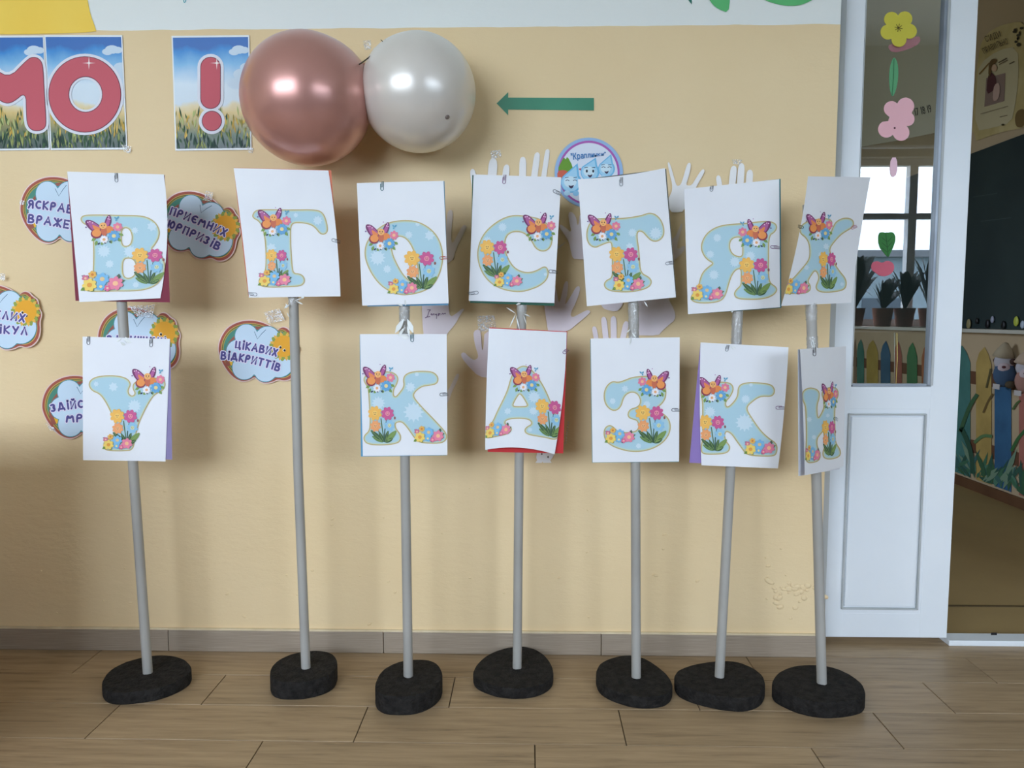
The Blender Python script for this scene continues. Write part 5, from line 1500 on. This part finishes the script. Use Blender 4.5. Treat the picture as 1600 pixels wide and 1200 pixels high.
# crumpled tape ends sticking out where sheets are fixed to the pipes
def crumple(i, spikes, label=None):
    Y = STANDS[i]['Y'] - PR - .007
    bm = bmesh.new()
    for x0, y0, x1, y1, w in spikes:
        lp = leaf(x0, y0, x1, y1, w)
        vs_ = [bm.verts.new(at_y(x, y, Y - rnd.uniform(0, .004))) for x, y in lp]
        for k in range(1, len(vs_) - 1): bm.faces.new((vs_[0], vs_[k], vs_[k + 1]))
    o = from_bm('tape_ends', bm, M((232, 236, 234), .3), STANDS[i]['obj'])
crumple(2, [(631, 498, 617, 521, 8), (636, 498, 646, 521, 8), (632, 512, 622, 526, 5), (636, 508, 640, 526, 4), (630, 478, 620, 474, 3), (634, 478, 633, 468, 3), (628, 495, 626, 488, 2), (625, 524, 640, 528, 8)])
crumple(3, [(806, 490, 791, 480, 2), (806, 490, 796, 512, 2), (806, 492, 812, 516, 2), (818, 490, 829, 495, 2.2), (818, 492, 823, 508, 1.6), (806, 476, 814, 474, 3)])
crumple(1, [(460, 470, 474, 465, 2), (462, 470, 474, 476, 2), (470, 467, 476, 462, 4), (452, 476, 444, 482, 4), (450, 480, 446, 474, 2), (448, 488, 452, 496, 1.6)])
crumple(0, [(190, 528, 182, 534, 4), (196, 526, 200, 536, 5), (192, 530, 206, 536, 6), (188, 534, 196, 540, 5)])
crumple(4, [(986, 526, 984, 540, 2.5), (988, 520, 994, 528, 3), (985, 514, 979, 520, 2), (1006, 470, 1012, 480, 2)])
crumple(5, [(1141, 540, 1146, 547, 4), (1146, 540, 1150, 552, 4), (1142, 488, 1146, 486, 2)])
crumple(6, [(1270, 528, 1273, 548, 2), (1266, 530, 1271, 546, 1.6)])

# ------------------------------------------------------------------ cut-paper decorations on the door glass
gs = Wall(YG - .0012, .0004)
def deco(name, parts, label, surf_y=YG - .0012):
    t = thing(name, at_y(1400, 300, surf_y), label, 'glass decoration', 'paper decorations on the door glass')
    for nm, loop, col, lay in parts:
        card(nm, loop, surf_y - lay * .0005, M(col, .7), t, .0004)
    return t
def petals(cx, cy, r, n, a0, k=.5):
    pts = []
    for i in range(n * 10):
        th = 2 * PI * i / (n * 10)
        pts.append((cx + r * (1 - k * abs(math.sin(n * th / 2)) ** 1.6) * math.cos(th + a0), cy + r * (1 - k * abs(math.sin(n * th / 2)) ** 1.6) * math.sin(th + a0)))
    return pts
d = deco('paper_flower', [('petals', blob_union(1404, 44, [(1404 + 17.5 * math.cos(-.98 + k * 2 * PI / 5), 44 + 17.5 * math.sin(-.98 + k * 2 * PI / 5), 11.8) for k in range(5)]), (206, 196, 70), 0)], 'yellow five-petal paper flower at the top of the door glass')
a = Art()
for k in range(8):
    an = k * PI / 4 + .2
    a.stroke([(1404, 43.5), (1404 + 6.5 * math.cos(an), 43.5 + 6.5 * math.sin(an))], .9, (90, 76, 20), 1)
a.build('stamens', Wall(YG - .0018, .0003), d)
deco('paper_strip', [('strip', chaikin([(1386, 72), (1398, 66), (1436, 54), (1439, 67), (1418, 78), (1394, 83)], 1), (222, 150, 158), 0)], 'pink paper strip behind the yellow flower on the door glass', YG + .004)
d = deco('paper_leaf', [('blade', chaikin([(1397, 88), (1403, 98), (1404, 120), (1400, 142), (1394, 153), (1390, 138), (1389, 116), (1392, 98)], 1), (92, 160, 112), 0)], 'narrow green paper leaf under the yellow flower')
a = Art(); a.stroke([(1397, 92), (1396, 120), (1394, 150)], 1, (50, 110, 70), 1); a.build('vein', Wall(YG - .0018, .0003), d)
deco('paper_flower', [('petals', blob_union(1401, 190, [(1393, 170, 12), (1415, 166, 13.5), (1418, 186, 11), (1408, 207, 13), (1385, 202, 13), (1400, 190, 12)]), (238, 184, 192), 0), ('eye', ell(1398, 200, 1.6, 1.6, 8), (90, 40, 50), 1)], 'large pale pink paper flower on the upper door glass')
deco('paper_strip', [('strip', chaikin([(1392, 246), (1402, 246), (1402, 272), (1394, 278), (1390, 268)], 1), (240, 200, 214), 0)], 'small pale pink paper strip in the middle of the door glass')
d = deco('paper_leaf', [('blade', chaikin([(1372, 368), (1376, 362), (1384, 364), (1396, 362), (1400, 372), (1397, 384), (1392, 394), (1388, 403), (1380, 394), (1373, 384)], 1), (58, 128, 62), 0)], 'dark green paper leaf above the pink heart on the door glass')
a = Art(); a.stroke([(1384, 365), (1386, 382), (1388, 402)], .9, (34, 84, 40), 1)
for yy in (374, 382, 390): a.stroke([(1386, yy + 4), (1378, yy - 3)], .7, (34, 84, 40), 1); a.stroke([(1387, yy + 4), (1394, yy - 4)], .7, (34, 84, 40), 1)
a.build('vein', Wall(YG - .0018, .0003), d)
deco('paper_heart', [('heart', chaikin([(1361, 415), (1364, 409), (1372, 408), (1378, 411), (1386, 407), (1395, 410), (1398, 418), (1394, 427), (1384, 432), (1374, 431), (1368, 426), (1362, 422)], 1), (214, 104, 124), 0)], 'pink paper heart hanging on the door glass')
t = thing('ribbon', at_y(1400, 600, YG - .002), 'thin yellow ribbon hanging down the lower door glass', 'ribbon')
tube('ribbon_strand', [at_y(1401.5, 520, YG - .003), at_y(1402, 560, YG - .003), at_y(1400, 600, YG - .003)], .0010, M((214, 190, 110), .5), t, 6)
tube('ribbon_strand', [at_y(1397.5, 520, YG - .003), at_y(1398, 600, YG - .003)], .0008, M((150, 156, 140), .5), t, 6)

# ------------------------------------------------------------------ plants on the sill behind the camera (they show mirrored in the door glass)
YM = 2 * YG - (YB + .12)                      # mirrored depth of the sill
m_leafd = noisy('dark_leaf', (30, 44, 38), (52, 70, 58), nscale=8, rough=.5)
m_pot = noisy('clay_pot', (150, 100, 76), (168, 114, 88), nscale=6, rough=.8)
zs = WIN[1][2] - .004
for i, (u, top, spread, lb) in enumerate(((1334, 375, .25, 'potted plant with long arching leaves on the window sill'), (1378, 430, .2, 'potted plant with broad leaves in the middle of the sill'), (1412, 415, .2, 'bushy potted plant beside the broad leaved one on the sill'), (1450, 390, .24, 'tall potted plant with narrow leaves at the sill end'))):
    p = at_y(u, 515, YM)
    zt = at_y(u, top, YM).z
    t = thing('potted_plant', (p.x, YB + .12, zs), lb + ' reflected in the door', 'plant', 'plants on the window sill')
    bm = bmesh.new()
    bm_tube(bm, [(p.x, YB + .12, zs), (p.x, YB + .12, zs + .01), (p.x, YB + .12, zs + .15), (p.x, YB + .12, zs + .16)], [.06, .065, .085, .088], 20)
    from_bm('pot', bm, m_pot, t, True)
    rp = random.Random(20 + i)
    for k in range(26):
        an = rp.uniform(0, 2 * PI); ln = rp.uniform(.5, 1) * (zt - zs - .1)
        sp_ = rp.uniform(.3, 1) * spread
        c0 = Vector((p.x, YB + .12, zs + .15))
        def cur(f): return c0 + Vector((math.cos(an) * sp_ * f, math.sin(an) * sp_ * f * .25, ln * (1.6 * f - .75 * f * f)))
        wd = rp.uniform(.04, .11)
        bm = bmesh.new(); pr = None
        nrm = Vector((-math.sin(an) * .4, .3, 1)).cross(Vector((math.cos(an), 0, .6))).normalized()
        for j in range(8):
            f = j / 7
            w = wd * math.sin(PI * min(1, .08 + f * .92)) * .5 + .001
            a_, b_ = bm.verts.new(cur(f) + nrm * w), bm.verts.new(cur(f) - nrm * w)
            if pr: bm.faces.new((pr[0], a_, b_, pr[1]))
            pr = (a_, b_)
        from_bm('leaf', bm, m_leafd, t, True)

# ------------------------------------------------------------------ low cabinet at the left, just out of the picture (added to shade the foot of the wall)
m_oak = noisy('oak_veneer', (176, 140, 96), (196, 160, 114), scale=(1, 1, 12), nscale=4, rough=.5)
cb = thing('shade_cabinet', (-1.95, -.62, 0), 'low oak cabinet added out of view to shade the foot of the wall', 'cabinet')
cx0, cx1, cy0, cy1, cz = -2.62, -1.235, -.80, -.40, .69
box('carcass', cx0, cx1, cy0 + .02, cy1, .06, cz - .02, m_oak, cb, .002)
box('cabinet_top', cx0 - .01, cx1 + .01, cy0, cy1 + .01, cz - .02, cz + .005, m_oak, cb, .003)
box('plinth', cx0 + .03, cx1 - .03, cy0 + .05, cy1 - .02, .0005, .06, M((70, 56, 42)), cb)
for k in range(2):
    x0 = cx0 + .01 + k * (cx1 - cx0) / 2
    dr = box('cabinet_door', x0, x0 + (cx1 - cx0) / 2 - .02, cy0 + .002, cy0 + .02, .08, cz - .04, m_oak, cb, .002)
    box('handle', x0 + (.5 if k == 0 else .06), x0 + (.515 if k == 0 else .075), cy0 - .016, cy0 + .003, .36, .46, M((150, 150, 154), .3, .9), dr, .002)

# ------------------------------------------------------------------ house across the street: grey mass seen mirrored in the door glass
yh = -17.0
zt = at_y(1400, 402, 2 * YG - yh).z
hs_ = thing('apartment_house', (12, yh, 0), 'grey house across the street mirrored in the door glass', 'building')
box('facade', 2, 24, yh - 6, yh, -4, zt, noisy('grey_render', (120, 140, 150), (134, 152, 162), nscale=.6, rough=.9), hs_)
box('roof_edge', 1.8, 24.2, yh - 6.1, yh + .2, zt, zt + .16, M((110, 116, 122), .8), hs_)
wme = None
for ix in range(8):
    for iz in range(2):
        x, z = 4 + ix * 2.4, zt - 1.7 - iz * 2.7
        if wme is None:
            o = box('house_window', -.6, .6, -.02, .03, -.7, .7, M((70, 84, 96), .2), hs_)
            wme = o.data
        else:
            o = link('house_window', wme, hs_)
        o.location = (x, yh, z)
